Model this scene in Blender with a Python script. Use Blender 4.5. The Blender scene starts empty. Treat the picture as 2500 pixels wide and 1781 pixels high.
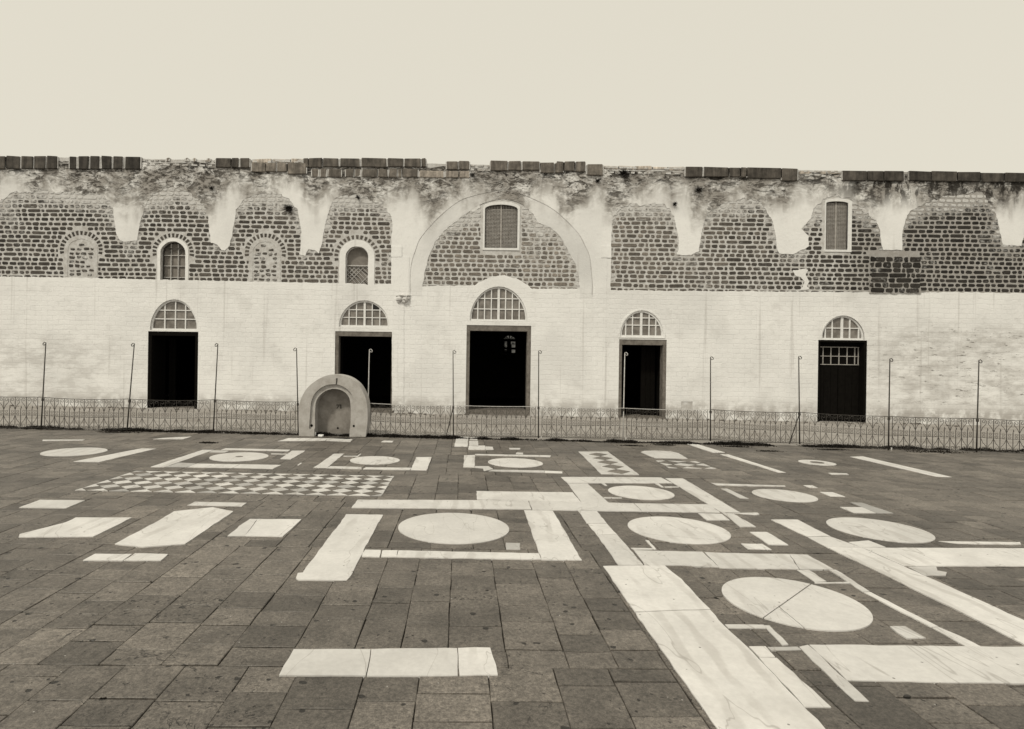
import bpy, bmesh, math, random
from mathutils import Vector, Matrix, noise
from mathutils.geometry import tessellate_polygon
R = random.Random(7)
scn = bpy.context.scene
COL = scn.collection

# ------------------------------------------------------------------ camera
H = 1.7                      # eye height above the court
FPX, PX, PY = 1455.0, 1126.0, 883.0    # lens and principal point in a 2500 px wide picture
ROLL = 0.0138
TILT = 0.0069                # the court drains to the right: z = -TILT * x
cR, sR = math.cos(ROLL), math.sin(ROLL)
cam_d = bpy.data.cameras.new('camera')
cam = bpy.data.objects.new('camera', cam_d)
COL.objects.link(cam)
right, up, back = Vector((cR, 0, sR)), Vector((-sR, 0, cR)), Vector((0, -1, 0))
M = Matrix((right, up, back)).transposed().to_4x4()
M.translation = (0, 0, H)
cam.matrix_world = M
cam_d.sensor_width = 36
cam_d.lens = 36 * FPX / 2500
cam_d.shift_x = (1250 - PX) / 2500
cam_d.shift_y = -(890.5 - PY) / 2500
cam_d.clip_end = 3000
scn.camera = cam

# ------------------------------------------------------------------ sky, sun, exposure
SUN = Vector((-0.50, -0.66, 1.0)).normalized()      # towards the sun
w = bpy.data.worlds.new('World')
scn.world = w
w.use_nodes = True
wn = w.node_tree
wn.nodes.clear()
sky = wn.nodes.new('ShaderNodeTexSky')
sky.sky_type = 'NISHITA'
sky.sun_disc = False
sky.sun_elevation = math.asin(SUN.z)
sky.sun_rotation = math.atan2(SUN.x, SUN.y)
sky.dust_density = 6.0
sky.air_density = 1.0
bw = wn.nodes.new('ShaderNodeRGBToBW')
mx = wn.nodes.new('ShaderNodeMix'); mx.data_type = 'RGBA'; mx.blend_type = 'MULTIPLY'
mx.inputs['Factor'].default_value = 1.0
mx.inputs[7].default_value = (1.0, 0.945, 0.80, 1)   # the warm monochrome tone of the print
bg = wn.nodes.new('ShaderNodeBackground')
bg.inputs['Strength'].default_value = 0.15
wo = wn.nodes.new('ShaderNodeOutputWorld')
veil = wn.nodes.new('ShaderNodeMix'); veil.data_type = 'RGBA'      # milky high haze over the whole sky
veil.inputs[0].default_value = 0.85
veil.inputs[7].default_value = (5.6, 5.6, 5.6, 1)
wn.links.new(sky.outputs[0], bw.inputs[0])
wn.links.new(bw.outputs[0], veil.inputs[6])
wn.links.new(veil.outputs[2], mx.inputs[6])
wn.links.new(mx.outputs[2], bg.inputs['Color'])
wn.links.new(bg.outputs[0], wo.inputs[0])
sun_d = bpy.data.lights.new('sun', 'SUN')
sun_d.energy = 2.0
sun_d.angle = math.radians(5)
sun_d.color = (1.0, 0.935, 0.79)
sun = bpy.data.objects.new('sun', sun_d)
sun.rotation_euler = SUN.to_track_quat('Z', 'Y').to_euler()
COL.objects.link(sun)
vs = scn.view_settings
vs.view_transform = 'Standard'
vs.look = 'None'
vs.gamma = 1.0
vs.use_curve_mapping = False
vs.exposure = 0.0

# ------------------------------------------------------------------ helpers: survey points
D = 18.9                     # distance of the facade
def ray(px, py):
    a = (px - PX) / FPX; b = -(py - PY) / FPX
    return a * cR - b * sR, a * sR + b * cR
def G(px, py):               # point of the court
    dx, dz = ray(px, py)
    k = -H / (dz + TILT * dx)
    return (k * dx, k)
def W(px, py, d=D):          # point (x, z) of a plane parallel to the facade
    dx, dz = ray(px, py)
    return (d * dx, H + d * dz)
def gz(x): return -TILT * x
CR = {'c1': (150, 360), 'c2': (750, 360), 'c3': (1350, 360), 'c4': (1850, 360),
      'd5': (150, 680), 'd6': (700, 680), 'd7': (1250, 680), 'd8': (1750, 680),
      'F1': (140, 1040), 'F2': (700, 1040), 'F3': (1200, 1040), 'F4': (1750, 1040),
      'F5': (140, 1300), 'F6': (650, 1300), 'F7': (1200, 1300), 'F8': (1750, 1300)}
S = 3.5077
def cp(k, u, v):
    x, y = CR[k]
    return (x + u / S, y + v / S)
def wpts(k, *uv): return [W(*cp(k, u, v)) for u, v in uv]
def wpx(*p): return [W(x, y) for x, y in p]
def inpoly(p, poly):
    x, y = p; c = False; j = len(poly) - 1
    for i in range(len(poly)):
        xi, yi = poly[i]; xj, yj = poly[j]
        if (yi > y) != (yj > y) and x < (xj - xi) * (y - yi) / (yj - yi) + xi: c = not c
        j = i
    return c
def area2(p): return 0.5 * sum(p[i][0] * p[(i + 1) % len(p)][1] - p[(i + 1) % len(p)][0] * p[i][1] for i in range(len(p)))
def clip_half(poly, p, n):   # keep the side where (q-p).n >= 0
    out = []
    for i in range(len(poly)):
        a, b = poly[i], poly[(i + 1) % len(poly)]
        da = (a[0] - p[0]) * n[0] + (a[1] - p[1]) * n[1]
        db = (b[0] - p[0]) * n[0] + (b[1] - p[1]) * n[1]
        if da >= 0: out.append(a)
        if (da >= 0) != (db >= 0):
            t = da / (da - db)
            out.append((a[0] + t * (b[0] - a[0]), a[1] + t * (b[1] - a[1])))
    return out
def clip_box(poly, x0, x1, z0, z1):
    for p, n in (((x0, 0), (1, 0)), ((x1, 0), (-1, 0)), ((0, z0), (0, 1)), ((0, z1), (0, -1))):
        poly = clip_half(poly, p, n)
        if len(poly) < 3: return []
    return poly
def ragged(poly, step=0.05, amp=0.02, seed=0.0, fr=5.0):
    out = []
    for i in range(len(poly)):
        a, b = Vector(poly[i]).to_2d(), Vector(poly[(i + 1) % len(poly)]).to_2d()
        L = (b - a).length
        n = max(1, int(L / step))
        for k in range(n):
            q = a.lerp(b, k / n)
            v = Vector((q.x * fr, q.y * fr, seed))
            w2 = Vector((q.x * fr * 4, q.y * fr * 4, seed + 9))
            out.append((q.x + amp * (noise.noise(v) + .5 * noise.noise(w2)),
                        q.y + amp * (noise.noise(v + Vector((31, 7, 3))) + .5 * noise.noise(w2 + Vector((5, 3, 1))))))
    return out
def smooth(pts, n=4):        # open Catmull-Rom
    P = [pts[0]] + list(pts) + [pts[-1]]
    o = []
    for i in range(1, len(P) - 2):
        p0, p1, p2, p3 = P[i - 1:i + 3]
        for k in range(n):
            t = k / n
            o.append(tuple(0.5 * (2 * p1[j] + (p2[j] - p0[j]) * t + (2 * p0[j] - 5 * p1[j] + 4 * p2[j] - p3[j]) * t * t
                                  + (3 * p1[j] - p0[j] - 3 * p2[j] + p3[j]) * t ** 3) for j in (0, 1)))
    o.append(tuple(pts[-1]))
    return o
def arch(x0, x1, zb, zs, zt, n=14, point=0.0):   # outline of an arched opening, anticlockwise from bottom left
    cx, rx, rz = (x0 + x1) / 2, (x1 - x0) / 2, zt - zs
    o = [(x0, zb), (x1, zb)]
    for i in range(n + 1):
        a = math.pi * i / n
        s = math.sin(a) ** (1 + point)
        o.append((cx + rx * math.cos(a), zs + rz * s))
    if abs(o[-1][0] - o[0][0]) < 1e-6 and abs(o[-1][1] - o[0][1]) < 1e-6: o.pop()
    if abs(o[2][1] - o[1][1]) < 1e-6: o.pop(2)
    return o

# ------------------------------------------------------------------ helpers: objects
WLOC = {}
def link(name, me, mat, parent=None, loc=(0, 0, 0)):
    o = bpy.data.objects.new(name, me)
    COL.objects.link(o)
    if me is not None and mat is not None and not me.materials: me.materials.append(mat)
    put(o, parent, loc)
    return o
def put(o, parent, loc):
    loc = Vector(loc)
    WLOC[o.name] = loc
    if parent is not None:
        o.parent = parent
        o.location = loc - WLOC[parent.name]
    else:
        o.location = loc
def mesh(verts, faces, name='mesh', smooth_=False, attrs=None):
    me = bpy.data.meshes.new(name)
    me.from_pydata([tuple(v) for v in verts], [], faces)
    if attrs:
        for k, vals in attrs.items():
            a = me.attributes.new(k, 'FLOAT', 'POINT')
            a.data.foreach_set('value', vals)
    if smooth_: me.polygons.foreach_set('use_smooth', [True] * len(me.polygons))
    me.update()
    return me
def fixn(me):
    bm = bmesh.new(); bm.from_mesh(me)
    bmesh.ops.recalc_face_normals(bm, faces=bm.faces)
    bm.to_mesh(me); bm.free(); me.update()
def obj(name, verts, faces, mat, parent=None, smooth_=False, attrs=None, fix=True):
    n = len(verts)
    c = Vector((sum(v[0] for v in verts) / n, sum(v[1] for v in verts) / n, min(v[2] for v in verts)))
    me = mesh([Vector(v) - c for v in verts], faces, name, smooth_, attrs)
    if fix: fixn(me)
    return link(name, me, mat, parent, c)
def box_vf(x0, x1, y0, y1, z0, z1):
    v = [(x0, y0, z0), (x1, y0, z0), (x1, y1, z0), (x0, y1, z0), (x0, y0, z1), (x1, y0, z1), (x1, y1, z1), (x0, y1, z1)]
    f = [(0, 1, 5, 4), (1, 2, 6, 5), (2, 3, 7, 6), (3, 0, 4, 7), (4, 5, 6, 7), (3, 2, 1, 0)]
    return v, f
def prism_vf(outer, y0, y1, holes=()):     # an outline in x,z given thickness along y
    loops = [list(outer)] + [list(h) for h in holes]
    flat = [p for l in loops for p in l]
    n = len(flat)
    v = [(p[0], y0, p[1]) for p in flat] + [(p[0], y1, p[1]) for p in flat]
    f = []
    if not holes and len(outer) < 5:
        f.append(tuple(range(n))); f.append(tuple(range(2 * n - 1, n - 1, -1)))
    else:
        for t in tessellate_polygon([[Vector((p[0], p[1], 0)) for p in l] for l in loops]):
            if len(set(t)) == 3:
                f.append(tuple(t)); f.append(tuple(n + i for i in reversed(t)))
    s = 0
    for l in loops:
        for i in range(len(l)):
            a, b = s + i, s + (i + 1) % len(l)
            f.append((a, b, n + b, n + a))
        s += len(l)
    return v, f
def prism(name, outer, y0, y1, mat, parent=None, holes=(), attrs=None):
    v, f = prism_vf(outer, y0, y1, holes)
    at = {k: [x] * len(v) for k, x in attrs.items()} if attrs else None
    return obj(name, v, f, mat, parent, attrs=at)
def box(name, x0, x1, y0, y1, z0, z1, mat, parent=None, attrs=None):
    v, f = box_vf(x0, x1, y0, y1, z0, z1)
    at = {k: [x] * 8 for k, x in attrs.items()} if attrs else None
    return obj(name, v, f, mat, parent, attrs=at)
def join(parts):
    V, F = [], []
    for v, f in parts:
        b = len(V)
        V += list(v); F += [tuple(i + b for i in q) for q in f]
    return V, F
def tube_vf(pts, r, n=4):
    V, F = [], []
    for i, p in enumerate(pts):
        p = Vector(p)
        a = Vector(pts[max(0, i - 1)]); b = Vector(pts[min(len(pts) - 1, i + 1)])
        t = (b - a).normalized()
        s = t.cross(Vector((0, 1, 0)))
        if s.length < .1: s = t.cross(Vector((1, 0, 0)))
        s.normalize(); q = t.cross(s)
        rr = r[i] if isinstance(r, (list, tuple)) else r
        for k in range(n):
            an = 2 * math.pi * (k + .5) / n
            V.append(p + rr * (math.cos(an) * s + math.sin(an) * q))
    for i in range(len(pts) - 1):
        for k in range(n):
            F.append((i * n + k, i * n + (k + 1) % n, (i + 1) * n + (k + 1) % n, (i + 1) * n + k))
    F.append(tuple(range(n))[::-1]); F.append(tuple((len(pts) - 1) * n + k for k in range(n)))
    return V, F
def empty(name, loc, label, cat, group=None):
    o = link(name, None, None, None, loc)
    o.empty_display_size = .2
    tag(o, label, cat, group)
    return o
def tag(o, label, cat, group=None):
    o['label'] = label; o['category'] = cat
    if group: o['group'] = group
    return o
def bevel(o, wd, seg=2):
    m = o.modifiers.new('bevel', 'BEVEL'); m.width = wd; m.segments = seg; m.limit_method = 'ANGLE'
    m.angle_limit = math.radians(40)
    return o

# ------------------------------------------------------------------ materials
class NT:
    def __init__(s, name, rough=.85, spec=.3):
        s.m = bpy.data.materials.new(name); s.m.use_nodes = True
        s.t = s.m.node_tree; s.b = s.t.nodes['Principled BSDF']
        s.b.inputs['Roughness'].default_value = rough
        s.b.inputs['Specular IOR Level'].default_value = spec
        s.pos = s.n('ShaderNodeNewGeometry').outputs['Position']
    def n(s, t, ins=None, **pr):
        nd = s.t.nodes.new(t)
        for k, v in pr.items(): setattr(nd, k, v)
        for k, v in (ins or {}).items(): s.set(nd.inputs[k], v)
        return nd
    def set(s, sock, v):
        if isinstance(v, bpy.types.NodeSocket): s.t.links.new(v, sock)
        else: sock.default_value = v
    def scale(s, v, sx, sy, sz, off=(0, 0, 0)):
        return s.n('ShaderNodeMapping', {'Vector': v, 'Scale': (sx, sy, sz), 'Location': off}).outputs[0]
    def noise(s, scale=1, detail=4, rough=.55, vec=None, dist=0):
        return s.n('ShaderNodeTexNoise', {'Vector': vec or s.pos, 'Scale': scale, 'Detail': detail, 'Roughness': rough, 'Distortion': dist}).outputs[0]
    def voro(s, scale, vec=None, feature='F1'):
        return s.n('ShaderNodeTexVoronoi', {'Vector': vec or s.pos, 'Scale': scale}, feature=feature).outputs['Distance']
    def step(s, f, a, b, lo=0.0, hi=1.0):
        return s.n('ShaderNodeMapRange', {0: f, 1: a, 2: b, 3: lo, 4: hi}, interpolation_type='SMOOTHSTEP').outputs[0]
    def math(s, op, a, b=0.0, c=0.0):
        return s.n('ShaderNodeMath', {0: a, 1: b, 2: c}, operation=op).outputs[0]
    def mul(s, *a):
        r = a[0]
        for x in a[1:]: r = s.math('MULTIPLY', r, x)
        return r
    def mix(s, f, a, b):
        nd = s.n('ShaderNodeMix', data_type='RGBA')
        for i, v in ((0, f), (6, a), (7, b)):
            if isinstance(v, (int, float)) and i: v = grey(v)
            s.set(nd.inputs[i], v)
        return nd.outputs[2]
    def attr(s, k): return s.n('ShaderNodeAttribute', attribute_name=k).outputs['Fac']
    def xyz(s): return s.n('ShaderNodeSeparateXYZ', {0: s.pos}).outputs
    def bump(s, h, dist=.01, st=1.0):
        s.t.links.new(s.n('ShaderNodeBump', {'Height': h, 'Distance': dist, 'Strength': st}).outputs[0], s.b.inputs['Normal'])
    def out(s, c): s.set(s.b.inputs['Base Color'], c if not isinstance(c, (int, float)) else grey(c)); return s.m
def grey(g, warm=None):
    k = warm if warm is not None else max(0, min(1, 1 - g / .6))
    return (g, g * (1 - .12 * k), g * (1 - .24 * k), 1)
def vgrey(s, v, warm=.8):    # a grey whose value is a socket
    return s.n('ShaderNodeCombineColor', {0: v, 1: s.math('MULTIPLY', v, 1 - .13 * warm), 2: s.math('MULTIPLY', v, 1 - .26 * warm)}).outputs[0]

def plaster_mat(nm='whitewashed_plaster', pa=.80, pb=.71):
    s = NT(nm, .9, .2)
    x, y, z = s.xyz()
    big = s.noise(.55, 5, .6)
    mid = s.noise(2.6, 6, .65)
    fine = s.noise(14, 6, .7)
    c = s.mix(s.step(big, .38, .68), pa, pb)
    c = s.mix(s.math('MULTIPLY', s.step(fine, .56, .72), .25), c, .52)
    # courses of the masonry showing through the lower whitewash as broken thin lines
    wob = s.noise(2.2, 4, .6)
    bv = s.n('ShaderNodeCombineXYZ', {0: x, 1: s.math('ADD', z, s.math('MULTIPLY', wob, .13)), 2: 0.0}).outputs[0]
    br = s.n('ShaderNodeTexBrick', {'Vector': bv, 'Color1': (0, 0, 0, 1), 'Color2': (0, 0, 0, 1), 'Mortar': (1, 1, 1, 1), 'Scale': 1.0, 'Mortar Size': .010, 'Mortar Smooth': .6, 'Brick Width': .36, 'Row Height': .152}).outputs['Color']
    hl = s.n('ShaderNodeRGBToBW', {0: br}).outputs[0]
    hn = s.noise(1, 5, .65, s.scale(s.pos, 1.6, 1, 5, (2, 0, 2)))
    low = s.step(z, 4.2, 3.9)
    c = s.mix(s.mul(hl, s.step(hn, .48, .66), s.step(mid, .38, .62), low, .30), c, .46)
    c = s.mix(s.mul(s.step(s.noise(1.3, 5, .65, s.scale(s.pos, 1, 1, 1.2, (11, 0, 3))), .52, .72), low, .30), c, .50)
    # run-off streaks
    vl = s.noise(1, 3, .5, s.scale(s.pos, 5.5, 1, .16, (3.3, 0, 0)))
    c = s.mix(s.mul(s.step(vl, .62, .70), s.step(z, 6.2, 5.0), .36), c, .44)
    # weathered band under the coping
    wav = s.noise(.8, 4, .6, s.scale(s.pos, 1, 1, .3, (5, 0, 0)))
    zw = s.math('ADD', z, s.step(wav, .3, .7, -.75, .6))
    up_ = s.step(zw, 6.0, 7.1)
    st = s.noise(1.7, 9, .74, s.scale(s.pos, 1, 1, 1.25, (1.7, 0, 0)), .5)
    c = s.mix(s.mul(s.step(st, .33, .58), up_, .92), c, .27)
    st2 = s.noise(4.6, 9, .78, s.scale(s.pos, .75, 1, 1.6, (0, 0, 4.1)), .7)
    top = s.step(zw, 6.55, 7.6)
    c = s.mix(s.mul(s.step(st2, .46, .58), top, .9), c, .11)
    cr = s.noise(8.5, 9, .82, s.scale(s.pos, .6, 1, 1.9), 1.2)
    c = s.mix(s.mul(s.step(cr, .555, .62), top, .92), c, .035)
    c = s.mix(s.mul(s.step(s.noise(12, 8, .8, s.scale(s.pos, .8, 1, 1.3, (3, 0, 9))), .58, .66), top, .6), c, .62)
    dl = s.noise(2.2, 6, .7, s.scale(s.pos, .9, 1, 2.6, (4, 0, 1)), .8)
    c = s.mix(s.mul(s.step(dl, .52, .60), s.step(z, 7.25, 7.65), .92), c, .025)
    # black water stains at the right end of the wall
    ends = s.step(x, 10.6, 13.4)
    st3 = s.noise(2.4, 7, .7, s.scale(s.pos, 1.3, 1, .6, (8, 0, 2)))
    c = s.mix(s.mul(s.step(st3, .46, .56), ends, s.step(z, 6.6, 7.45), .95), c, .03)
    # worn, damp foot of the wall and the patched right end
    foot = s.step(z, .75, .15)
    c = s.mix(s.mul(foot, s.step(mid, .33, .58), .85), c, .36)
    lw = s.mul(s.step(x, 11.6, 14.6), s.step(z, 3.4, 2.6), s.step(z, .45, .6))
    pt = s.noise(2.1, 7, .7, s.scale(s.pos, .8, 1, 1.9, (2, 0, 6)))
    c = s.mix(s.mul(lw, s.step(pt, .36, .66), .75), c, .44)
    c = s.mix(s.mul(lw, s.step(s.noise(5, 7, .7, s.scale(s.pos, .6, 1, 2.2)), .58, .66), .8), c, .12)
    lf = s.mul(s.step(x, -9.6, -12.2), s.step(z, 3.0, 1.6))
    c = s.mix(s.mul(lf, s.step(pt, .40, .62), .5), c, .45)
    h = s.math('ADD', s.math('MULTIPLY', mid, 1.0), s.math('MULTIPLY', fine, .45))
    h = s.math('ADD', h, s.mul(hl, low, -.22))
    h = s.math('ADD', h, s.math('MULTIPLY', s.step(cr, .56, .66), s.math('MULTIPLY', top, -2.0)))
    h = s.math('ADD', h, s.math('MULTIPLY', s.step(st2, .5, .64), s.math('MULTIPLY', top, -1.5)))
    s.bump(h, .02, .8)
    return s.out(c)
def stone_mat():
    s = NT('basalt_block', .8, .25)
    tone, wash = s.attr('tone'), s.attr('wash')
    f1 = s.noise(9, 6, .7); f2 = s.noise(34, 4, .7)
    v = s.mul(tone, s.step(f1, .25, .75, .62, 1.4), s.step(f2, .3, .7, .85, 1.15))
    c = vgrey(s, v)
    wm = s.noise(6.5, 7, .75, s.scale(s.pos, 1, 1, 1.4, (4, 1, 0)))
    m = s.step(s.math('ADD', wm, s.math('MULTIPLY', wash, .75)), .62, .92)
    c = s.mix(m, c, .56)
    s.bump(s.math('ADD', f1, s.math('MULTIPLY', f2, .5)), .012, .8)
    return s.out(c)
def mortar_mat():
    s = NT('lime_mortar', .95, .15)
    f = s.noise(7, 7, .7)
    x, y, z = s.xyz()
    c = s.mix(s.step(f, .3, .7), .60, .42)
    c = s.mix(s.mul(s.step(x, 11.5, 13.0), .55), c, .22)
    s.bump(f, .015, .8)
    return s.out(c)
def coping_mat():
    s = NT('coping_basalt', .8, .25)
    f1 = s.noise(5, 7, .7); f2 = s.noise(1, 5, .6, s.scale(s.pos, 9, 9, 1.1))
    v = s.mul(s.attr('tone'), s.step(f1, .25, .75, .6, 1.5), s.step(f2, .3, .7, .7, 1.5))
    s.bump(f1, .012, .7)
    return s.out(vgrey(s, v))
def slab_mat():
    s = NT('paving_basalt', .50, .5)
    tone = s.attr('tone')
    big = s.noise(.55, 4, .6); m1 = s.noise(5, 7, .7); f = s.noise(42, 5, .75)
    g3 = s.noise(120, 3, .7)
    v = s.mul(tone, s.step(big, .3, .7, .72, 1.2), s.step(m1, .25, .75, .74, 1.26), s.step(f, .28, .72, .55, 1.45), s.step(g3, .3, .7, .7, 1.3))
    c = vgrey(s, v, .8)
    wv = s.n('ShaderNodeVectorMath', {0: s.pos, 1: s.n('ShaderNodeVectorMath', {0: s.n('ShaderNodeTexNoise', {'Vector': s.pos, 'Scale': 14.0, 'Detail': 3.0}).outputs['Color'], 1: (.05, .05, 0)}, operation='MULTIPLY').outputs[0]}, operation='ADD').outputs[0]
    pit = s.voro(6.5, wv)
    pm = s.mul(s.step(pit, .135, .10), s.step(s.noise(3.7, 2, .5), .40, .47))
    pit2 = s.voro(17, wv)
    pm = s.math('MAXIMUM', pm, s.mul(s.step(pit2, .16, .12), s.step(s.noise(1.9, 2, .5, s.scale(s.pos, 1, 1, 1, (6, 1, 0))), .50, .58)))
    c = s.mix(s.math('MULTIPLY', pm, .95), c, .012)
    sm = s.noise(3.3, 8, .78, s.scale(s.pos, 1, 1.6, 1, (7, 2, 0)), .7)
    c = s.mix(s.math('MULTIPLY', s.step(sm, .57, .66), .6), c, .05)
    ck = s.noise(1, 5, .65, s.scale(s.pos, 1.5, 1.5, 1, (2, 9, 0)), 1.0)
    c = s.mix(s.mul(s.step(s.math('ABSOLUTE', s.math('SUBTRACT', ck, .5)), .006, .001), s.step(s.noise(.9, 2, .5), .5, .56), .9), c, .015)
    c = s.mix(s.math('MULTIPLY', s.step(s.voro(9), .05, .03), .7), c, .45)
    h = s.math('ADD', s.math('MULTIPLY', m1, .6), s.math('MULTIPLY', f, .4))
    h = s.math('SUBTRACT', h, s.math('MULTIPLY', pm, 1.5))
    s.bump(h, .008, .8)
    return s.out(c)
def marble_mat():
    s = NT('worn_white_marble', .5, .35)
    tone = s.attr('tone')
    m1 = s.noise(2.2, 6, .65); f = s.noise(26, 5, .7)
    vein = s.n('ShaderNodeTexWave', {'Vector': s.scale(s.pos, 1.2, .5, 1), 'Scale': 1.3, 'Distortion': 7.0, 'Detail': 4.0, 'Detail Scale': 1.2}).outputs['Fac']
    v = s.mul(tone, s.step(m1, .3, .7, .9, 1.06), s.step(f, .3, .7, .94, 1.05))
    c = vgrey(s, v, .12)
    vm = s.mul(s.step(vein, .60, .95), s.step(s.noise(.9, 3, .6), .46, .62), .38)
    c = s.mix(vm, c, .34)
    ln = s.noise(1, 3, .5, s.scale(s.pos, 1.7, .45, 1, (9, 3, 0)), 1.5)
    c = s.mix(s.mul(s.step(s.math('ABSOLUTE', s.math('SUBTRACT', ln, .5)), .007, .0), .45), c, .22)
    c = s.mix(s.mul(s.step(s.noise(6, 8, .8), .63, .72), .55), c, .24)
    c = s.mix(s.mul(s.step(s.voro(11), .10, .06), s.step(s.noise(1.7, 2, .5), .5, .56), .8), c, .06)
    c = s.mix(s.mul(s.step(s.noise(.7, 4, .6, s.scale(s.pos, 1, 1, 1, (3, 3, 0))), .5, .7), .22), c, .36)
    s.bump(s.math('ADD', m1, s.math('MULTIPLY', f, .3)), .004, .6)
    return s.out(c)
def ground_mat(name, a, b, sc=1.0):
    s = NT(name, .9, .2)
    n1 = s.noise(1.1 * sc, 7, .7); n2 = s.noise(9 * sc, 7, .75); n3 = s.noise(45, 4, .7)
    c = s.mix(s.step(n1, .3, .7), a, b)
    c = s.mix(s.math('MULTIPLY', s.step(n2, .5, .68), .6), c, a * .45)
    c = s.mix(s.math('MULTIPLY', s.step(n3, .55, .75), .35), c, b * 1.3)
    s.bump(s.math('ADD', n2, s.math('MULTIPLY', n3, .4)), .02, .9)
    return s.out(c)
def plain(name, g, rough=.8, spec=.3, var=.25, sc=12, warm=None, bump_=.004):
    s = NT(name, rough, spec)
    f = s.noise(sc, 6, .7)
    s.bump(f, bump_, .6)
    return s.out(s.mix(s.step(f, .3, .7), grey(g * (1 - var), warm), grey(g * (1 + var), warm)))
def glass_mat():
    s = NT('sky_grey_glass', .32, .5)
    f = s.noise(1, 5, .7, s.scale(s.pos, 22, 1, 2.2)); g2 = s.noise(3.1, 4, .6); g3 = s.noise(1, 6, .8, s.scale(s.pos, 9, 1, 6))
    c = s.mix(s.step(g2, .35, .65), .13, .24)  # grey base stands in for sky reflected in the dirty panes
    c = s.mix(s.mul(s.step(f, .56, .68), s.step(g3, .50, .62), .8), c, .55)
    c = s.mix(s.mul(s.step(s.attr('tone'), .9, 1.0), 1.0), c, .004)
    return s.out(c)
def smoky():
    s = NT('smoked_glass', .2, .4)
    tr = s.n('ShaderNodeBsdfTransparent', {'Color': (.42, .42, .42, 1)})
    s.b.inputs['Base Color'].default_value = (.1, .1, .1, 1)
    f = s.noise(3, 5, .7)
    mx = s.n('ShaderNodeMixShader', {0: s.step(f, .45, .65, .05, .7), 1: tr.outputs[0], 2: s.b.outputs[0]})
    s.t.links.new(mx.outputs[0], s.t.nodes['Material Output'].inputs[0])
    return s.m
MAT = dict(plaster_grey=plaster_mat('shaded_plaster', .74, .62),
    plaster=plaster_mat(), stone=stone_mat(), mortar=mortar_mat(), coping=coping_mat(), slab=slab_mat(), marble=marble_mat(),
    bed=plain('paving_bed', .03, .95, .1), ground=ground_mat('far_ground', .20, .28), dirt=ground_mat('trodden_earth', .24, .36),
    frame=plain('door_stone', .15, .8, .25, .3, 7), black=plain('black_timber_shade', .006, .9, .04), dark=plain('unlit_dark', .02, .95, .1),  # black and dark also carry painted shade: door reveals, hall interior
    white=plain('white_paint', .72, .6, .3, .08, 9), grey=plain('grey_board', .20, .8, .25, .18, 6), iron=plain('old_iron', .04, .6, .4, .3, 20),
    pale=plain('pale_iron', .50, .6, .3, .2, 20), lime=plain('niche_limestone', .40, .85, .25, .14, 6), lime_shade=plain('niche_recess_shade', .24, .85, .25, .22, 5), glass=glass_mat(), weed=plain('dry_weed', .018, .9, .1, .5, 5),
    lattice=plain('lattice_wood', .34, .85, .2, .2, 15), latdark=plain('lattice_backing', .05, .9, .2, .2, 15), smoky=smoky(), void_shade=plain('void_shade', .006, .95, .05))

# ================================================================== SETTING
def sheet(name, pts, z, mat, kind='structure', parent=None):
    v = [(x, y, gz(x) + z) for x, y in pts]
    o = obj(name, v, [tuple(range(len(v)))], mat, parent)
    if kind: o['kind'] = kind
    return o
POLES = [(-112, -88, 1047, 834), (100, 112, 1049, 837), (309.6, 328, 1053, 839.6), (520.6, 532, 1053.5, 840), (728.6, 724, 1059, 851), (897, 902, 1062, 854), (1107, 1106, 1068, 857),
         (1314.5, 1315.2, 1070, 857), (1521, 1525.6, 1073.5, 862), (1734.6, 1734.7, 1076.5, 872.5), (1952.4, 1950, 1085, 871), (2169, 2172.5, 1099, 876.7), (2384, 2390, 1104, 880), (2595, 2599, 1112, 885)]
PG = [G(b, yb) for b, t, yb, yt in POLES]
mxn = sum(p[0] for p in PG) / len(PG); myn = sum(p[1] for p in PG) / len(PG)
FB = sum((p[0] - mxn) * (p[1] - myn) for p in PG) / sum((p[0] - mxn) ** 2 for p in PG)
def FY(x): return myn + FB * (x - mxn)                # the fence line
BX0, BX1 = -24.0, 27.0                                # ends of the building
ground = sheet('ground', [(-700, -500), (700, -500), (700, 900), (-700, 900)], -.06, MAT['ground'])
# earth strip between the fence and the building
V, F = [], []
nx, ny = 160, 22
for j in range(ny + 1):
    for i in range(nx + 1):
        x = BX0 - 3 + (BX1 - BX0 + 6) * i / nx
        y = FY(x) - .02 + (D + .3 - FY(x)) * j / ny
        V.append((x, y, gz(x) - .004 + .012 * noise.noise(Vector((x * 1.3, y * 1.3, 0))) + .05 * (j / ny) ** 3 * .6))
for j in range(ny):
    for i in range(nx):
        a = j * (nx + 1) + i
        F.append((a, a + 1, a + nx + 2, a + nx + 1))
strip = obj('earth_strip', V, F, MAT['dirt'], None, True)
strip['kind'] = 'structure'

# ------------------------------------------------------------------ pavement
pave = sheet('pavement', [(BX0, -6), (BX1, -6), (BX1, FY(BX1)), (BX0, FY(BX0))], -.018, MAT['bed'])
xs = [G(*cp('F6', u, 985))[0] for u in (245, 760, 1155, 1555, 2048)] + [G(*cp('F7', u, 985))[0] for u in (610, 1005, 1400)]
xs.sort()
def fillx(l_):
    l_ = list(l_)
    while l_[0] > -13.5: l_.insert(0, l_[0] - R.uniform(.28, .40))
    while l_[-1] < 15.5: l_.append(l_[-1] + R.uniform(.28, .40))
    return l_
slabs = []
BANDS = [(.6, 3.32, None), (3.32, 5.42, xs), (5.42, 7.15, None), (7.15, 8.95, None), (8.95, 10.9, None), (10.9, 30, None)]
cols = []
for y0_, y1_, fx in BANDS:
    X_ = fillx(fx if fx else [R.uniform(-.3, 0)])
    for i in range(len(X_) - 1): cols.append((X_[i], X_[i + 1], y0_ + R.uniform(0, .004), y1_))
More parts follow.
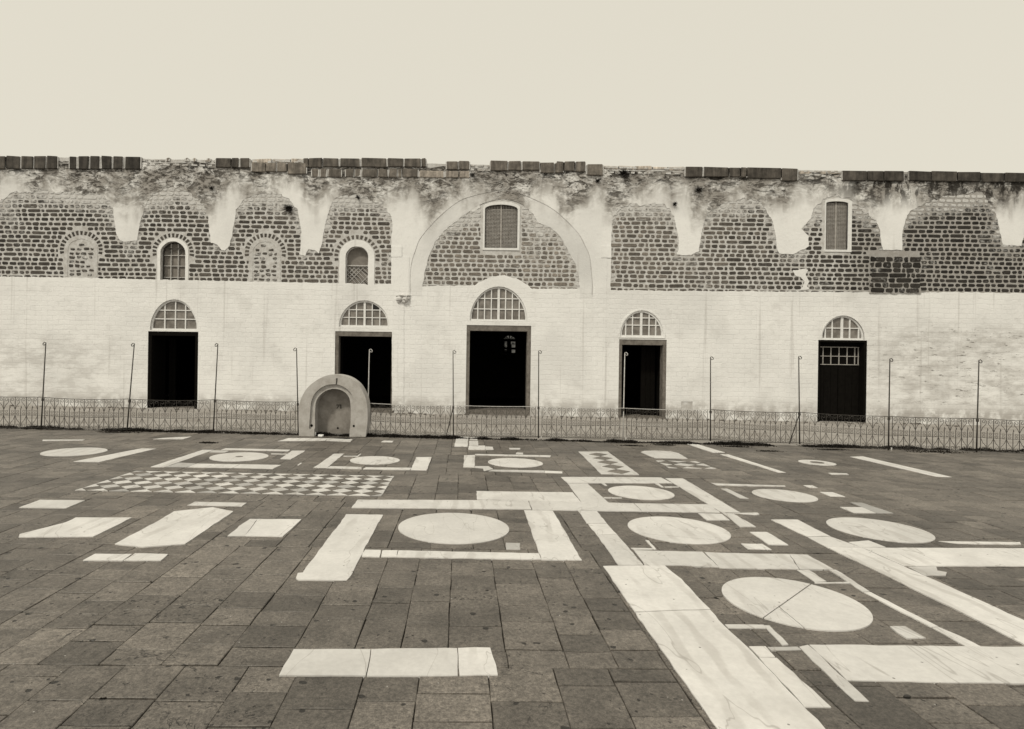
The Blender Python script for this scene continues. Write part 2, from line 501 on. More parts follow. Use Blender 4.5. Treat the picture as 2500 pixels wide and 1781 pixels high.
for a, b, y, ylim in cols:
    if ylim < 29: ylim += .026 * (a + b) / 2; 
    if y > .7: y += .026 * (a + b) / 2
    fy = min(FY((a + b) / 2) - .04, ylim)
    first = True
    while y < fy:
        L = R.choice((.22, .27, .30, .33, .36, .39)) * R.uniform(.93, 1.07)
        if first: L *= R.uniform(.55, 1); first = False
        y2 = min(y + L, fy)
        if fy - y2 < .12: y2 = fy
        j = lambda: R.uniform(-.003, .003)
        g = R.uniform(.0008, .0028); gy = R.choice((.002, .004, .006, .009)); gy2 = R.choice((.002, .004, .006))
        sk = .026
        q = [(a + g + j(), y + gy + j() - sk * .5 * (b - a)), (b - g + j(), y + gy + j() + sk * .5 * (b - a)),
             (b - g + j(), y2 - gy2 + j() + sk * .5 * (b - a)), (a + g + j(), y2 - gy2 + j() - sk * .5 * (b - a))]
        zt = -.004 + R.uniform(-.0025, .0015)
        tx, ty = R.uniform(-.004, .004), R.uniform(-.004, .004)
        cx, cy = (a + b) / 2, (y + y2) / 2
        q8 = []
        for k in range(4):
            p0_, p1_ = q[k], q[(k + 1) % 4]
            q8.append(p0_)
            t_ = R.uniform(.3, .7); jj = R.uniform(-.0045, .0025)
            nx_, ny_ = p1_[1] - p0_[1], p0_[0] - p1_[0]; nl = math.hypot(nx_, ny_)
            q8.append((p0_[0] + t_ * (p1_[0] - p0_[0]) + jj * nx_ / nl, p0_[1] + t_ * (p1_[1] - p0_[1]) + jj * ny_ / nl))
        v = []
        for dz, ins in ((-.036, 0), (-.004, 0), (0, .0035)):
            for px, py in q8:
                dd = math.hypot(px - cx, py - cy)
                xx, yy = px - (px - cx) / dd * ins, py - (py - cy) / dd * ins
                v.append((xx, yy, gz(xx) + zt + dz + (tx * (xx - cx) + ty * (yy - cy) if dz > -.03 else 0)))
        f = [tuple(range(16, 24))]
        for r in (0, 8):
            for k in range(8):
                f.append((r + k, r + (k + 1) % 8, r + 8 + (k + 1) % 8, r + 8 + k))
        tone = .122 * R.uniform(.72, 1.24) * (1.15 if R.random() < .1 else 1)
        u_, v_ = cx / cy, 1
        vis = (-.80 < u_ < .97) and cy > 2.6
        slabs.append(((b - a) * (y2 - y) / cy ** 3 if vis else 0, v, f, tone))
        y = y2
slabs.sort(key=lambda s_: -s_[0])
for sc_, v, f, tone in slabs[:298]:
    obj('paving_slab', v, f, MAT['slab'], pave, attrs={'tone': [tone] * 24}, fix=False)
V, F, T = [], [], []
for sc_, v, f, tone in slabs[298:]:
    b = len(V); V += v; F += [tuple(i + b for i in q) for q in f]; T += [tone] * 24
o = obj('paving_slab', V, F, MAT['slab'], pave, attrs={'tone': T}, fix=False)
o['kind'] = 'stuff'

# ------------------------------------------------------------------ white marble inlay
def flat_piece(name, pts, tone=.56, top=.003, thick=.028, jit=.005, mat='marble', edge=True, sub=.08):
    if area2(pts) < 0: pts = pts[::-1]
    if edge:
        q = []
        for i in range(len(pts)):
            a, b = pts[i], pts[(i + 1) % len(pts)]
            L = math.dist(a, b); n = max(1, min(16, int(L / sub)))
            for k in range(n):
                t = k / n
                q.append((a[0] + t * (b[0] - a[0]) + R.uniform(-jit, jit), a[1] + t * (b[1] - a[1]) + R.uniform(-jit, jit)))
        pts = q
    n = len(pts)
    top += R.uniform(-.001, .001)
    v = [(x, y, gz(x) + top) for x, y in pts] + [(x, y, gz(x) + top - thick) for x, y in pts]
    if n < 5: f = [tuple(range(n))]
    else: f = [tuple(t) for t in tessellate_polygon([[Vector((p[0], p[1], 0)) for p in pts]]) if len(set(t)) == 3]
    f += [(i, n + i, n + (i + 1) % n, (i + 1) % n) for i in range(n)]
    t = tone * R.uniform(.92, 1.08) * (1.08 if mat == 'marble' else 1)
    o = obj(name, v, f, MAT[mat], pave, attrs={'tone': [t] * len(v)})
    return o
def mk(name, *kuv, **kw): return flat_piece(name, [G(*cp(k, u, v)) for k, u, v in kuv], **kw)
def strip_(k, *uv, **kw): return mk('marble_strip', *[(k, u, v) for u, v in uv], **kw)
def slab_(k, *uv, **kw): return mk('marble_slab', *[(k, u, v) for u, v in uv], **kw)
def circle(pts):
    import itertools
    P = [G(*cp(*p)) for p in pts]
    n = len(P)   # least squares circle (normal equations, 3x3)
    A = [[0.0] * 4 for _ in range(3)]
    for x, y in P:
        r = (2 * x, 2 * y, 1.0); b = x * x + y * y
        for i in range(3):
            for j in range(3): A[i][j] += r[i] * r[j]
            A[i][3] += r[i] * b
    for i in range(3):
        p = A[i][i]
        A[i] = [a / p for a in A[i]]
        for j in range(3):
            if j != i: A[j] = [aj - A[j][i] * ai for aj, ai in zip(A[j], A[i])]
    cx, cy, c = A[0][3], A[1][3], A[2][3]
    return cx, cy, math.sqrt(c + cx * cx + cy * cy)
def ring_pts(c, n=44, r=1.0): return [(c[0] + c[2] * r * math.cos(2 * math.pi * i / n), c[1] + c[2] * r * math.sin(2 * math.pi * i / n)) for i in range(n)]
def disc(*pts, n=44, cut=None, tone=.55):
    c = circle(pts)
    P = ring_pts(c, n)
    pieces = [P]
    for (k1, a, b), (k2, c2, d2) in (cut or []):
        p, q = G(*cp(k1, a, b)), G(*cp(k2, c2, d2))
        t = (q[0] - p[0], q[1] - p[1]); L = math.hypot(*t); nrm = (-t[1] / L, t[0] / L)
        e = .004
        new = []
        for pc in pieces:
            A_ = clip_half(pc, (p[0] + e * nrm[0], p[1] + e * nrm[1]), nrm)
            B_ = clip_half(pc, (p[0] - e * nrm[0], p[1] - e * nrm[1]), (-nrm[0], -nrm[1]))
            if cut.index(((k1, a, b), (k2, c2, d2))) > 0 and pc is not pieces[-1]: new.append(pc); continue
            new += [x_ for x_ in (A_, B_) if len(x_) > 2 and abs(area2(x_)) > .004]
        pieces = new
    for pc in pieces: flat_piece('marble_disc', pc, tone=tone, jit=.0015, edge=False)
    return c

disc(('F1', 437, 212), ('F1', 300, 188), ('F1', 180, 190), ('F1', 75, 263), ('F1', 250, 248))
cb = disc(('F1', 1298, 280), ('F1', 1550, 230), ('F1', 1808, 262), ('F1', 1550, 307), ('F1', 1400, 300), ('F1', 1700, 292))
flat_piece('paving_slab', ring_pts(cb, 14, .13), tone=.16, top=.007, mat='slab', edge=False)
disc(('F2', 540, 297), ('F2', 755, 262), ('F2', 970, 297), ('F2', 755, 332))
disc(('F2', 1730, 315), ('F2', 1940, 277), ('F2', 2190, 325), ('F2', 1980, 358))
disc(('F2', 948, 880), ('F2', 1400, 750), ('F2', 1918, 885), ('F2', 1460, 1013), ('F2', 1150, 985), ('F2', 1790, 970), n=64, tone=.52)
disc(('F3', 1168, 835), ('F3', 1420, 775), ('F3', 2062, 945), ('F3', 1850, 1013), ('F3', 1280, 930), ('F3', 1750, 815), n=60,
     cut=[(('F3', 1268, 922), ('F3', 1990, 985))])
disc(('F8', 20, 470), ('F8', 330, 392), ('F8', 1350, 740), ('F8', 1050, 842), ('F8', 400, 730), ('F8', 800, 450), ('F8', 1150, 560), n=72,
     cut=[(('F8', 400, 735), ('F8', 800, 450)), (('F8', 530, 640), ('F8', 730, 805))])
disc(('F3', 1000, 550), ('F3', 1200, 515), ('F3', 1572, 590), ('F3', 1420, 632), ('F3', 1100, 605))
disc(('F4', 310, 570), ('F4', 470, 543), ('F4', 865, 630), ('F4', 700, 655), ('F4', 450, 628))
disc(('F4', 933, 830), ('F4', 1100, 787), ('F4', 1875, 965), ('F4', 1720, 1003), ('F4', 1200, 940), n=60)
ck = disc(('F4', 690, 303), ('F4', 770, 293), ('F4', 1022, 332), ('F4', 930, 342), ('F4', 770, 323))
flat_piece('paving_slab', ring_pts(ck, 16, .38), tone=.14, top=.007, mat='slab', edge=False)

strip_('F1', (135, 308), (720, 195), (845, 197), (355, 312))
strip_('F1', (-120, 120), (85, 119), (235, 119), (215, 126), (85, 128), (-130, 130))
strip_('F1', (820, 115), (900, 105), (1150, 93), (1075, 116))
strip_('F1', (795, 353), (1245, 207), (1340, 207), (915, 355))
strip_('F1', (1115, 356), (1195, 325), (1560, 331), (1500, 362))
strip_('F1', (1505, 362), (1565, 331), (1915, 337), (1845, 371))
slab_('F1', (925, 354), (1040, 317), (1190, 324), (1110, 355), tone=.40)
strip_('F1', (1405, 207), (1440, 193), (1995, 206), (1975, 219))
strip_('F1', (1340, 212), (1470, 216), (1440, 229), (1300, 226), tone=.45)
strip_('F1', (1910, 284), (2010, 215), (2125, 215), (2000, 288))
strip_('F1', (1830, 239), (1970, 241), (1965, 245), (1835, 244))
strip_('F1', (2055, 338), (2085, 318), (2098, 319), (2068, 339))
mk('marble_strip', ('F1', 1890, 133), ('F1', 1980, 106), ('F2', 350, 108), ('F2', 330, 128), ('F2', 60, 130))
mk('marble_strip', ('F2', 352, 108), ('F2', 565, 116), ('F2', 545, 138), ('F2', 334, 130))
strip_('F2', (228, 361), (405, 240), (490, 240), (345, 362))
strip_('F2', (375, 347), (640, 355), (640, 372), (340, 364))
strip_('F2', (680, 357), (1065, 361), (1055, 379), (650, 372))
slab_('F2', (1062, 379), (1110, 269), (1242, 269), (1198, 383))
strip_('F2', (485, 259), (605, 259), (630, 240), (637, 241), (615, 264), (485, 263))
strip_('F2', (808, 140), (830, 128), (915, 130), (905, 142))
slab_('F2', (1513, 356), (1520, 254), (1612, 250), (1610, 345), (1612, 358))
strip_('F2', (1614, 346), (1730, 348), (1768, 372), (1690, 390), (1680, 366), (1614, 360), tone=.46)
strip_('F2', (1612, 242), (2265, 255), (2255, 268), (1612, 252))
strip_('F2', (1960, 242), (1970, 230), (2025, 232), (2025, 246))
mk('marble_strip', ('F2', 1765, 377), ('F2', 2205, 385), ('F2', 2203, 402), ('F2', 1725, 390), tone=.48)
mk('marble_strip', ('F2', 2210, 386), ('F3', 605, 393), ('F3', 605, 407), ('F2', 2208, 402))
for q in (((1435, 178), (1440, 150), (1550, 152), (1550, 180)), ((1442, 146), (1455, 95), (1558, 94), (1548, 150)), ((1555, 205), (1560, 172), (1698, 170), (1700, 206)),
          ((1704, 206), (1702, 178), (1765, 181), (1770, 206)), ((1562, 168), (1562, 130), (1640, 130), (1640, 168)), ((1565, 122), (1570, 100), (1635, 100), (1632, 124)),
          ((1905, 191), (2000, 192), (2000, 203), (1910, 203))):
    strip_('F2', *q)
mk('marble_strip', ('F2', 1625, 561), ('F3', 695, 572), ('F3', 765, 655), ('F2', 1630, 632))
mk('marble_strip', ('F2', 555, 703), ('F2', 608, 634), ('F2', 2066, 640), ('F2', 2098, 716))
mk('marble_strip', ('F3', 322, 645), ('F3', 1215, 665), ('F3', 1287, 735), ('F3', 350, 721))
mk('marble_strip', ('F3', 1222, 665), ('F3', 1862, 675), ('F3', 1960, 746), ('F3', 1293, 736))
mk('marble_slab', ('F2', 512, 760), ('F2', 822, 763), ('F2', 795, 825), ('F2', 780, 830), ('F6', 722, 385), ('F6', 690, 412), ('F6', 278, 410), ('F6', 260, 392), ('F6', 275, 352), ('F6', 310, 348), sub=.06, jit=.006)
mk('marble_slab', ('F3', 275, 724), ('F3', 527, 728), ('F7', 772, 240), ('F7', 430, 235), sub=.1, jit=.005)
slab_('F6', (2055, 92), (2170, 95), (2178, 150), (2055, 150), tone=.42)
strip_('F6', (813, 209), (850, 152), (985, 155), (972, 212))
strip_('F6', (980, 212), (992, 155), (1130, 157), (1115, 213))
mk('marble_strip', ('F6', 1120, 213), ('F6', 1137, 157), ('F7', 405, 183), ('F7', 426, 233), ('F7', 0, 228))
mk('marble_strip', ('F3', 742, 729), ('F3', 902, 731), ('F3', 985, 836), ('F3', 820, 838))
mk('marble_strip', ('F3', 824, 842), ('F3', 988, 840), ('F3', 1070, 930), ('F3', 900, 932))
mk('marble_strip', ('F3', 903, 935), ('F3', 1073, 934), ('F7', 1300, 282), ('F7', 1088, 284), tone=.52)
mk('marble_strip', ('F3', 1320, 980), ('F3', 1345, 985), ('F7', 1410, 148), ('F7', 1385, 150))
strip_('F7', (1195, 135), (1378, 138), (1385, 150), (1215, 152))
strip_('F7', (1218, 156), (1810, 170), (1946, 302), (1640, 285), (1316, 283), tone=.53)
mk('marble_strip', ('F7', 1822, 171), ('F8', 0, 178), ('F8', 620, 190), ('F8', 700, 318), ('F8', 40, 310), ('F7', 1955, 305), tone=.54)
strip_('F8', (626, 190), (780, 196), (995, 318), (710, 318), tone=.52)
mk('marble_slab', ('F7', 955, 291), ('F7', 1480, 286), ('F7', 1625, 405), ('F7', 1870, 660), ('F7', 1225, 683), sub=.08)
mk('marble_slab', ('F7', 1228, 689), ('F7', 1875, 667), ('F8', 60, 800), ('F8', 260, 985), ('F8', 945, 1700), ('F7', 1950, 1710), sub=.08)
mk('marble_strip', ('F4', 465, 805), ('F4', 690, 805), ('F4', 965, 945), ('F4', 770, 950))
mk('marble_strip', ('F4', 775, 954), ('F4', 972, 949), ('F8', 1235, 130), ('F8', 940, 126))
mk('marble_strip', ('F8', 945, 130), ('F8', 1238, 134), ('F8', 2070, 503), ('F8', 2700, 790), ('F8', 2700, 1000), ('F8', 2070, 672))
strip_('F8', (1248, 134), (2690, 140), (2690, 292), (1605, 290))
strip_('F8', (1128, 85), (1300, 73), (1450, 129), (1235, 131))
strip_('F8', (1635, 298), (1880, 292), (1888, 330), (1970, 345), (1960, 371), (1790, 375), tone=.47)
strip_('F8', (1900, 78), (2600, 86), (2600, 104), (2060, 98))
strip_('F8', (960, 322), (1025, 325), (1316, 512), (1250, 512))
strip_('F8', (1256, 516), (1322, 515), (1900, 812), (1835, 814))
strip_('F8', (1842, 818), (1908, 816), (2070, 885), (2560, 1125), (2560, 1205), (2070, 943))
strip_('F8', (685, 323), (790, 323), (935, 420), (838, 426))
strip_('F8', (842, 430), (1130, 429), (1150, 437), (845, 439))
slab_('F8', (1475, 808), (1610, 806), (1790, 908), (1620, 910))
strip_('F8', (72, 794), (395, 793), (418, 824), (97, 822))
strip_('F8', (402, 797), (450, 797), (620, 966), (555, 966))
slab_('F8', (272, 981), (410, 980), (505, 1072), (360, 1074))
slab_('F8', (365, 1079), (510, 1077), (580, 1140), (980, 1500), (760, 1500))
strip_('F8', (430, 985), (690, 980), (720, 1010), (470, 1012), tone=.42)
slab_('F8', (700, 985), (790, 970), (1300, 1450), (1180, 1450), tone=.50)
slab_('F8', (797, 967), (1150, 968), (2070, 978), (2700, 985), (2700, 1300), (1120, 1270), (880, 1050), tone=.52)
slab_('F6', (105, 1230), (240, 1003), (890, 1004), (855, 1230), tone=.54)
slab_('F6', (863, 1230), (898, 1002), (1632, 993), (1645, 1230), tone=.55)
slab_('F6', (1652, 1230), (1638, 993), (1925, 993), (1985, 1225), tone=.54)
strip_('F4', (1140, 266), (1250, 263), (2012, 440), (1880, 437))
strip_('F3', (1670, 156), (1750, 155), (2000, 230), (1895, 231))
mk('marble_strip', ('F3', 1955, 245), ('F3', 2025, 245), ('F4', 590, 402), ('F4', 525, 400))
strip_('F4', (955, 405), (1110, 409), (1127, 419), (975, 418))
mk('marble_strip', ('F3', 1880, 491), ('F4', 0, 496), ('F4', 580, 514), ('F4', 592, 522), ('F4', 0, 511), ('F3', 1915, 505), tone=.5)
strip_('F4', (35, 540), (90, 540), (270, 625), (200, 622), tone=.45)
strip_('F4', (740, 510), (815, 511), (867, 532), (790, 530))
strip_('F4', (885, 568), (990, 569), (1102, 608), (970, 605))
slab_('F4', (1055, 697), (1240, 699), (1362, 748), (1170, 748))
slab_('F4', (1140, 658), (1240, 659), (1515, 751), (1368, 749), (1245, 698), tone=.30)
mk('marble_strip', ('F3', 1487, 450), ('F3', 1642, 453), ('F3', 2125, 742), ('F3', 1972, 745))
mk('marble_strip', ('F3', 1978, 749), ('F3', 2070, 753), ('F3', 2262, 865), ('F3', 2130, 866))
strip_('F3', (1770, 751), (1972, 756), (2040, 810), (1842, 809))
strip_('F4', (135, 749), (350, 745), (370, 760), (335, 764))
strip_('F3', (595, 440), (1450, 443), (1547, 492), (652, 492))
mk('marble_strip', ('F3', 655, 496), ('F3', 825, 496), ('F3', 1002, 660), ('F3', 772, 656))
strip_('F3', (938, 492), (965, 492), (992, 515), (970, 515), tone=.45)
strip_('F3', (1400, 495), (1430, 495), (1477, 527), (1455, 527))
strip_('F3', (1480, 522), (1600, 522), (1606, 527), (1484, 528))
strip_('F3', (960, 614), (1110, 616), (1117, 622), (965, 620))
strip_('F4', (285, 910), (430, 911), (612, 1020), (450, 1019))
strip_('F8', (205, 98), (395, 102), (470, 150), (270, 146))
slab_('F1', (-150, 636), (235, 640), (75, 706), (-330, 702))
slab_('F1', (-330, 930), (75, 828), (160, 787), (640, 787), (310, 951), (-330, 955))
slab_('F1', (490, 1015), (860, 818), (1000, 735), (1330, 700), (1507, 735), (1090, 1015), (735, 1040), tone=.55)
strip_('F1', (1115, 683), (1180, 653), (1620, 662), (1575, 692))
slab_('F1', (1460, 943), (1560, 860), (1650, 800), (1712, 801), (1600, 945))
slab_('F1', (1608, 945), (1719, 801), (2090, 803), (1930, 953))
strip_('F5', (225, 242), (320, 188), (640, 190), (565, 243))
strip_('F5', (572, 243), (665, 182), (952, 188), (885, 244))
# chequered panel: rows of white and dark squares set cornerwise
A0, A1, A2, A3 = [Vector(G(*cp(*p))) for p in (('F1', 155, 553), ('F2', 810, 602), ('F2', 918, 432), ('F1', 672, 388))]
def ckp(s_, t_): q = (A0.lerp(A1, s_)).lerp(A3.lerp(A2, s_), t_); return (q.x, q.y)
mkx = 14; mky = 5
for i in range(mkx + 1):
    for j in range(mky + 1):
        for dark in (0, 1):
            cs, ct = (i + .5 * dark) / mkx, (j + .5 * dark) / mky
            k = .955 + R.uniform(-.03, .015)
            P_ = clip_box([(cs + k * .5 / mkx, ct), (cs, ct + k * .5 / mky), (cs - k * .5 / mkx, ct), (cs, ct - k * .5 / mky)], 0.0, 1.0, 0.0, 1.0)
            if len(P_) < 3 or abs(area2(P_)) < 2e-4: continue
            P_ = [ckp(a + R.uniform(-.0012, .0012), b + R.uniform(-.003, .003)) for a, b in P_]
            if dark: flat_piece('dark_tile', P_, tone=.14 * R.uniform(.75, 1.15), top=.002, mat='slab', edge=False)
            else: flat_piece('marble_tile', P_, tone=R.choice((.56, .55, .52, .44, .36)), edge=False)
# panel with a row of dark lozenges, and a broken one beside it
B = [Vector(G(*cp('F3', *p))) for p in ((940, 415), (1265, 420), (995, 222), (745, 222))]
def bkp(s_, t_): q = (B[0].lerp(B[1], s_)).lerp(B[3].lerp(B[2], s_), t_); return (q.x, q.y)
flat_piece('marble_slab', [bkp(0, 0), bkp(1, 0), bkp(1, 1), bkp(0, 1)], tone=.5)
for k in range(5):
    c0 = .10 + .185 * k
    flat_piece('dark_tile', [bkp(.55, c0 - .088), bkp(.86, c0), bkp(.55, c0 + .088), bkp(.24, c0)], tone=.15, top=.008, mat='slab', edge=False)
mk('marble_slab', ('F3', 1275, 226), ('F3', 1310, 215), ('F3', 1400, 213), ('F3', 1530, 219), ('F3', 1600, 235), ('F3', 1682, 283), ('F3', 1400, 278), tone=.52)
def z6(*uv): return flat_piece('marble_tile', [G(1540 + u / 9.5, 1080 + v / 9.5) for u, v in uv], tone=.48, edge=False)
z6((580, 428), (800, 430), (640, 465)); z6((870, 430), (1290, 450), (1110, 470)); z6((1380, 450), (1500, 445), (1610, 480), (1560, 485))
z6((670, 482), (960, 520), (820, 548)); z6((1000, 520), (1150, 490), (1480, 528), (1330, 560), (1180, 540)); z6((1520, 525), (1680, 500), (1840, 565))
z6((820, 565), (1090, 605), (880, 600)); z6((1210, 600), (1300, 580), (1640, 612)); z6((1720, 615), (1860, 580), (1980, 615))

# ================================================================== THE BUILDING
hall = empty('prayer_hall', (0, D, 0), 'long two storey hall of black basalt and flaking white plaster behind the paved court', 'building')
ZT = W(1217, 394)[1]          # top of the plastered wall
YM = D + .014                  # mortar face behind the plaster
# --- brick fields left bare of plaster (survey outlines)
fa = wpts('c1', (0, 390), (150, 400), (340, 395), (400, 450), (440, 520), (455, 640), (470, 740), (500, 795), (540, 810), (640, 800), (655, 760), (670, 650), (700, 560), (740, 450), (800, 390), (870, 360),
          (960, 350), (1060, 370), (1150, 420), (1210, 480), (1250, 580), (1265, 700), (1280, 820), (1330, 830), (1370, 880), (1400, 885), (1440, 840), (1460, 760), (1480, 640), (1500, 530), (1550, 460),
          (1620, 415), (1750, 390), (1880, 410), (1950, 450), (2010, 520), (2035, 600), (2055, 720), (2050, 830), (2040, 920), (2090, 930), (2110, 870), (2170, 880), (2200, 910), (2230, 830))
fa += wpts('c2', (145, 700), (165, 620), (190, 530), (230, 460), (300, 415), (400, 405), (500, 425), (600, 465), (660, 510), (710, 570), (730, 640), (722, 760), (720, 1172), (560, 1175), (280, 1165), (0, 1160))
fa += wpts('c1', (1600, 1150), (1060, 1138), (800, 1132), (300, 1122), (0, 1115))
# carried on past the left edge of the view
zl, zh = W(150, 677)[1], W(150, 471)[1]
xl = W(150, 600)[0]
fa += [(xl - 7.5, zl)] + [(xl - 7.5, zh - .3), (xl - 6.6, zh - .1), (xl - 6.2, zh - .5), (xl - 5.95, zh - 1.6), (xl - 5.4, zh - 1.65), (xl - 5.2, zh - .5), (xl - 4.7, zh + .1), (xl - 3.9, zh + .1), (xl - 3.4, zh - .4), (xl - 3.1, zh - 1.6),
       (xl - 2.5, zh - 1.7), (xl - 2.3, zh - .6), (xl - 1.6, zh), (xl - .8, zh + .05)]
fc = wpx((1031, 699), (1038, 659), (1048, 625), (1063, 591), (1086, 562), (1106, 545), (1143, 520), (1170, 511), (1172, 490), (1222, 478), (1276, 488), (1279, 508), (1303, 522), (1316, 545), (1346, 557), (1367, 577),
         (1387, 611), (1404, 642), (1414, 679), (1416, 706), (1297, 705), (1280, 692), (1258, 680), (1232, 672), (1205, 675), (1180, 685), (1158, 698))
fd = wpts('c3', (495, 1225), (498, 900), (500, 800), (510, 600), (550, 540), (620, 500), (700, 475), (850, 480), (950, 500), (1010, 540), (1040, 600), (1055, 680), (1075, 760), (1075, 870), (1060, 910), (1100, 930), (1190, 920), (1250, 890),
          (1265, 780), (1290, 660), (1320, 570), (1380, 510), (1450, 480), (1550, 460), (1650, 445), (1780, 480), (1840, 560), (1880, 640), (1910, 740), (1920, 860), (1940, 910), (2050, 920), (2110, 890), (2190, 850), (2190, 760), (2130, 700), (2210, 610), (2230, 530))
fd += wpts('c4', (540, 490), (560, 440), (660, 415), (790, 430), (830, 500), (900, 545), (960, 570), (1020, 640), (1050, 720), (1060, 820), (1075, 880), (1240, 880), (1240, 720), (1265, 620), (1310, 540), (1400, 490), (1500, 450), (1700, 420))
xr, zr = W(2335, 480); zb = W(2335, 715)[1]
fd += [(xr + .8, zr + .1), (xr + 1.2, zr - .3), (xr + 1.5, zr - 1.5), (xr + 2.1, zr - 1.55), (xr + 2.3, zr - .4), (xr + 3.0, zr + .1), (xr + 3.9, zr), (xr + 4.3, zr - .6), (xr + 4.5, zr - 1.6), (xr + 5.0, zr - 1.6), (xr + 5.3, zr - .3), (xr + 6.5, zr), (xr + 6.5, zb)]
fd += wpts('c4', (1700, 1242), (900, 1242))
fields = [fa, fc, fd]
# --- doors and fanlights: pixel boxes of the outer frame and of the fanlight glass
DOORS = [dict(o=(360.5, 483, 810, 997), ins=(8, 8, 10, 0), fan=(371, 478.7, 735.6, 802.6), vx=(.27, .51, .74), hz=(.35, .67), black=True),
         dict(o=(817, 963.5, 810, 1008), ins=(8.5, 8.5, 11.5, 6), fan=(832.6, 946, 738, 794.5), vx=(.165, .325, .50, .665, .83), hz=(.335, .67), main=.50),
         dict(o=(1138, 1295.5, 795, 1014), ins=(8, 9, 13.5, 12), fan=(1151.8, 1283.5, 704, 780), vx=(.115, .24, .365, .50, .63, .755, .885), hz=(.33, .67), main=.50),
         dict(o=(1510.5, 1626.5, 829.6, 1022), ins=(7.5, 8, 13, 4), fan=(1519, 1615.7, 763, 819), vx=(.10, .27, .49, .69, .86), hz=(.44, .76), main=.49),
         dict(o=(1996.5, 2116, 831, 1036), ins=(6, 6, 5, 0), fan=(2011, 2107, 775, 826), vx=(.075, .25, .50, .70, .93), hz=(.48,), main=.50, black=True)]
holes, doorspec = [], []
for d in DOORS:
    x0, x1, y0, y1 = d['o']
    my = (y0 + y1) / 2; mx_ = (x0 + x1) / 2
    X0, X1 = W(x0, my)[0], W(x1, my)[0]; Z1, Z0 = W(mx_, y0)[1], W(mx_, y1)[1]
    f0, f1, g0, g1 = d['fan']
    FX0, FX1 = W(f0, (g0 + g1) / 2)[0], W(f1, (g0 + g1) / 2)[0]
    FZ1, FZ0 = W((f0 + f1) / 2, g0)[1], W((f0 + f1) / 2, g1)[1]
    d.update(X0=X0, X1=X1, Z0=Z0, Z1=Z1, FX0=FX0, FX1=FX1, FZ0=FZ0, FZ1=FZ1)
    rim = .055
    d['fanout'] = arch(FX0 - rim, FX1 + rim, FZ0 - rim, FZ0 + .04, FZ1 + rim, 18, .12)
    d['fanin'] = arch(FX0, FX1, FZ0, FZ0 + .05, FZ1, 18, .12)
    d['hole'] = [(X0, -1.0), (X1, -1.0), (X1, Z1), (X0, Z1)]
    if d.get('black'):
        d['hole'] = [(X0, Z0 - .25), (X1, Z0 - .25), (X1, Z1), (X0, Z1)]
    else:
        d['hole'] = [(X0, Z0 - .02), (X1, Z0 - .02), (X1, Z1), (X0, Z1)]
    holes += [d['fanout'], d['hole']]
# --- windows of the upper wall
def wb(x0, x1, yb, ys, yt, n=14, point=0.0):
    mx_ = (x0 + x1) / 2; my = (yb + yt) / 2
    return arch(W(x0, my)[0], W(x1, my)[0], W(mx_, yb)[1], W(mx_, ys)[1], W(mx_, yt)[1], n, point)
win_a = wb(391, 452, 691.5, 616, 589.5, 14, .1)
win_b = wb(843.5, 898.5, 698, 627, 601.5)
win_c = wb(1183.5, 1263.5, 606, 511, 500)
win_d = wb(2016, 2070, 610, 497, 492)
blind_a = wb(165, 230, 676, 611, 584)
blind_b = wb(617, 677.5, 688, 617, 590)
wholes = [win_a, win_b, win_c, win_d]
# --- core wall and plaster skin
zA, zB = W(160, 385)[1], W(2335, 422)[1]
xA, xB = W(160, 385)[0], W(2335, 422)[0]
def HEAD(x): return zA + (zB - zA) * (x - xA) / (xB - xA)
core_top = []
n = 120
for i in range(n + 1):
    x = BX1 + (BX0 - BX1) * i / n
    core_top.append((x, HEAD(x) + .04 * noise.noise(Vector((x * 1.7, 3, 0)))))
prism('masonry', [(BX0, -.6), (BX1, -.6)] + core_top, YM, D + 1.0, MAT['mortar'], hall, holes=holes + wholes)
pl_top = []
n = 260
for i in range(n + 1):
    x = BX1 + (BX0 - BX1) * i / n
    pl_top.append((x, HEAD(x) - .11 + .10 * noise.noise(Vector((x * 1.1, 8, 0))) + .05 * noise.noise(Vector((x * 5, 2, 0)))))
def bite(f_, sd):              # plaster edges: fairly clean at the sides, crumbling along the heads of the bays
    o = []
    for x, z in ragged(f_, .035, .022, sd, 6.0):
        k = max(0, min(1, (z - 6.1) / .5))
        v1 = noise.noise(Vector((x * 2.3, z * 2.3, sd))); v2 = noise.noise(Vector((x * 8, z * 8, sd + 4))); v3 = noise.noise(Vector((x * 19, z * 19, sd + 7)))
        o.append((x + k * (.05 * v2 + .03 * v3), z + k * (.10 * v1 + .07 * v2 + .035 * v3)))
    return o
rag = [bite(f_, i * 3.3) for i, f_ in enumerate(fields)]
ao = smooth(wpx((1001, 722), (1001, 674), (1005, 639), (1015, 608), (1024, 585), (1046, 557), (1078, 524), (1121, 491), (1160, 477), (1195, 469), (1220, 464), (1228, 463), (1272, 474), (1320, 494), (1350, 511), (1378, 534), (1413, 571), (1430, 602), (1441, 631), (1447, 690), (1447, 726)), 4)
ai = smooth(wpx((1415, 728), (1416, 706), (1414, 679), (1404, 642), (1387, 611), (1367, 577), (1346, 557), (1316, 541), (1300, 519), (1270, 497), (1226, 486), (1176, 498), (1143, 518), (1106, 543), (1086, 560), (1063, 589), (1048, 623), (1038, 657), (1031, 697), (1030, 724)), 4)
def shrink(pts, c, base):
    o = []
    for i, (x, z) in enumerate(pts):
        dx, dz = c[0] - x, c[1] - z; L = math.hypot(dx, dz)
        w_ = base * max(.25, .75 + .8 * noise.noise(Vector((x * 1.6, z * 1.6, 6)))) * (1 if 0 < i < len(pts) - 1 else .1)
        o.append((x + dx / L * w_, z + dz / L * w_))
    return o
ac = W(1224, 650)
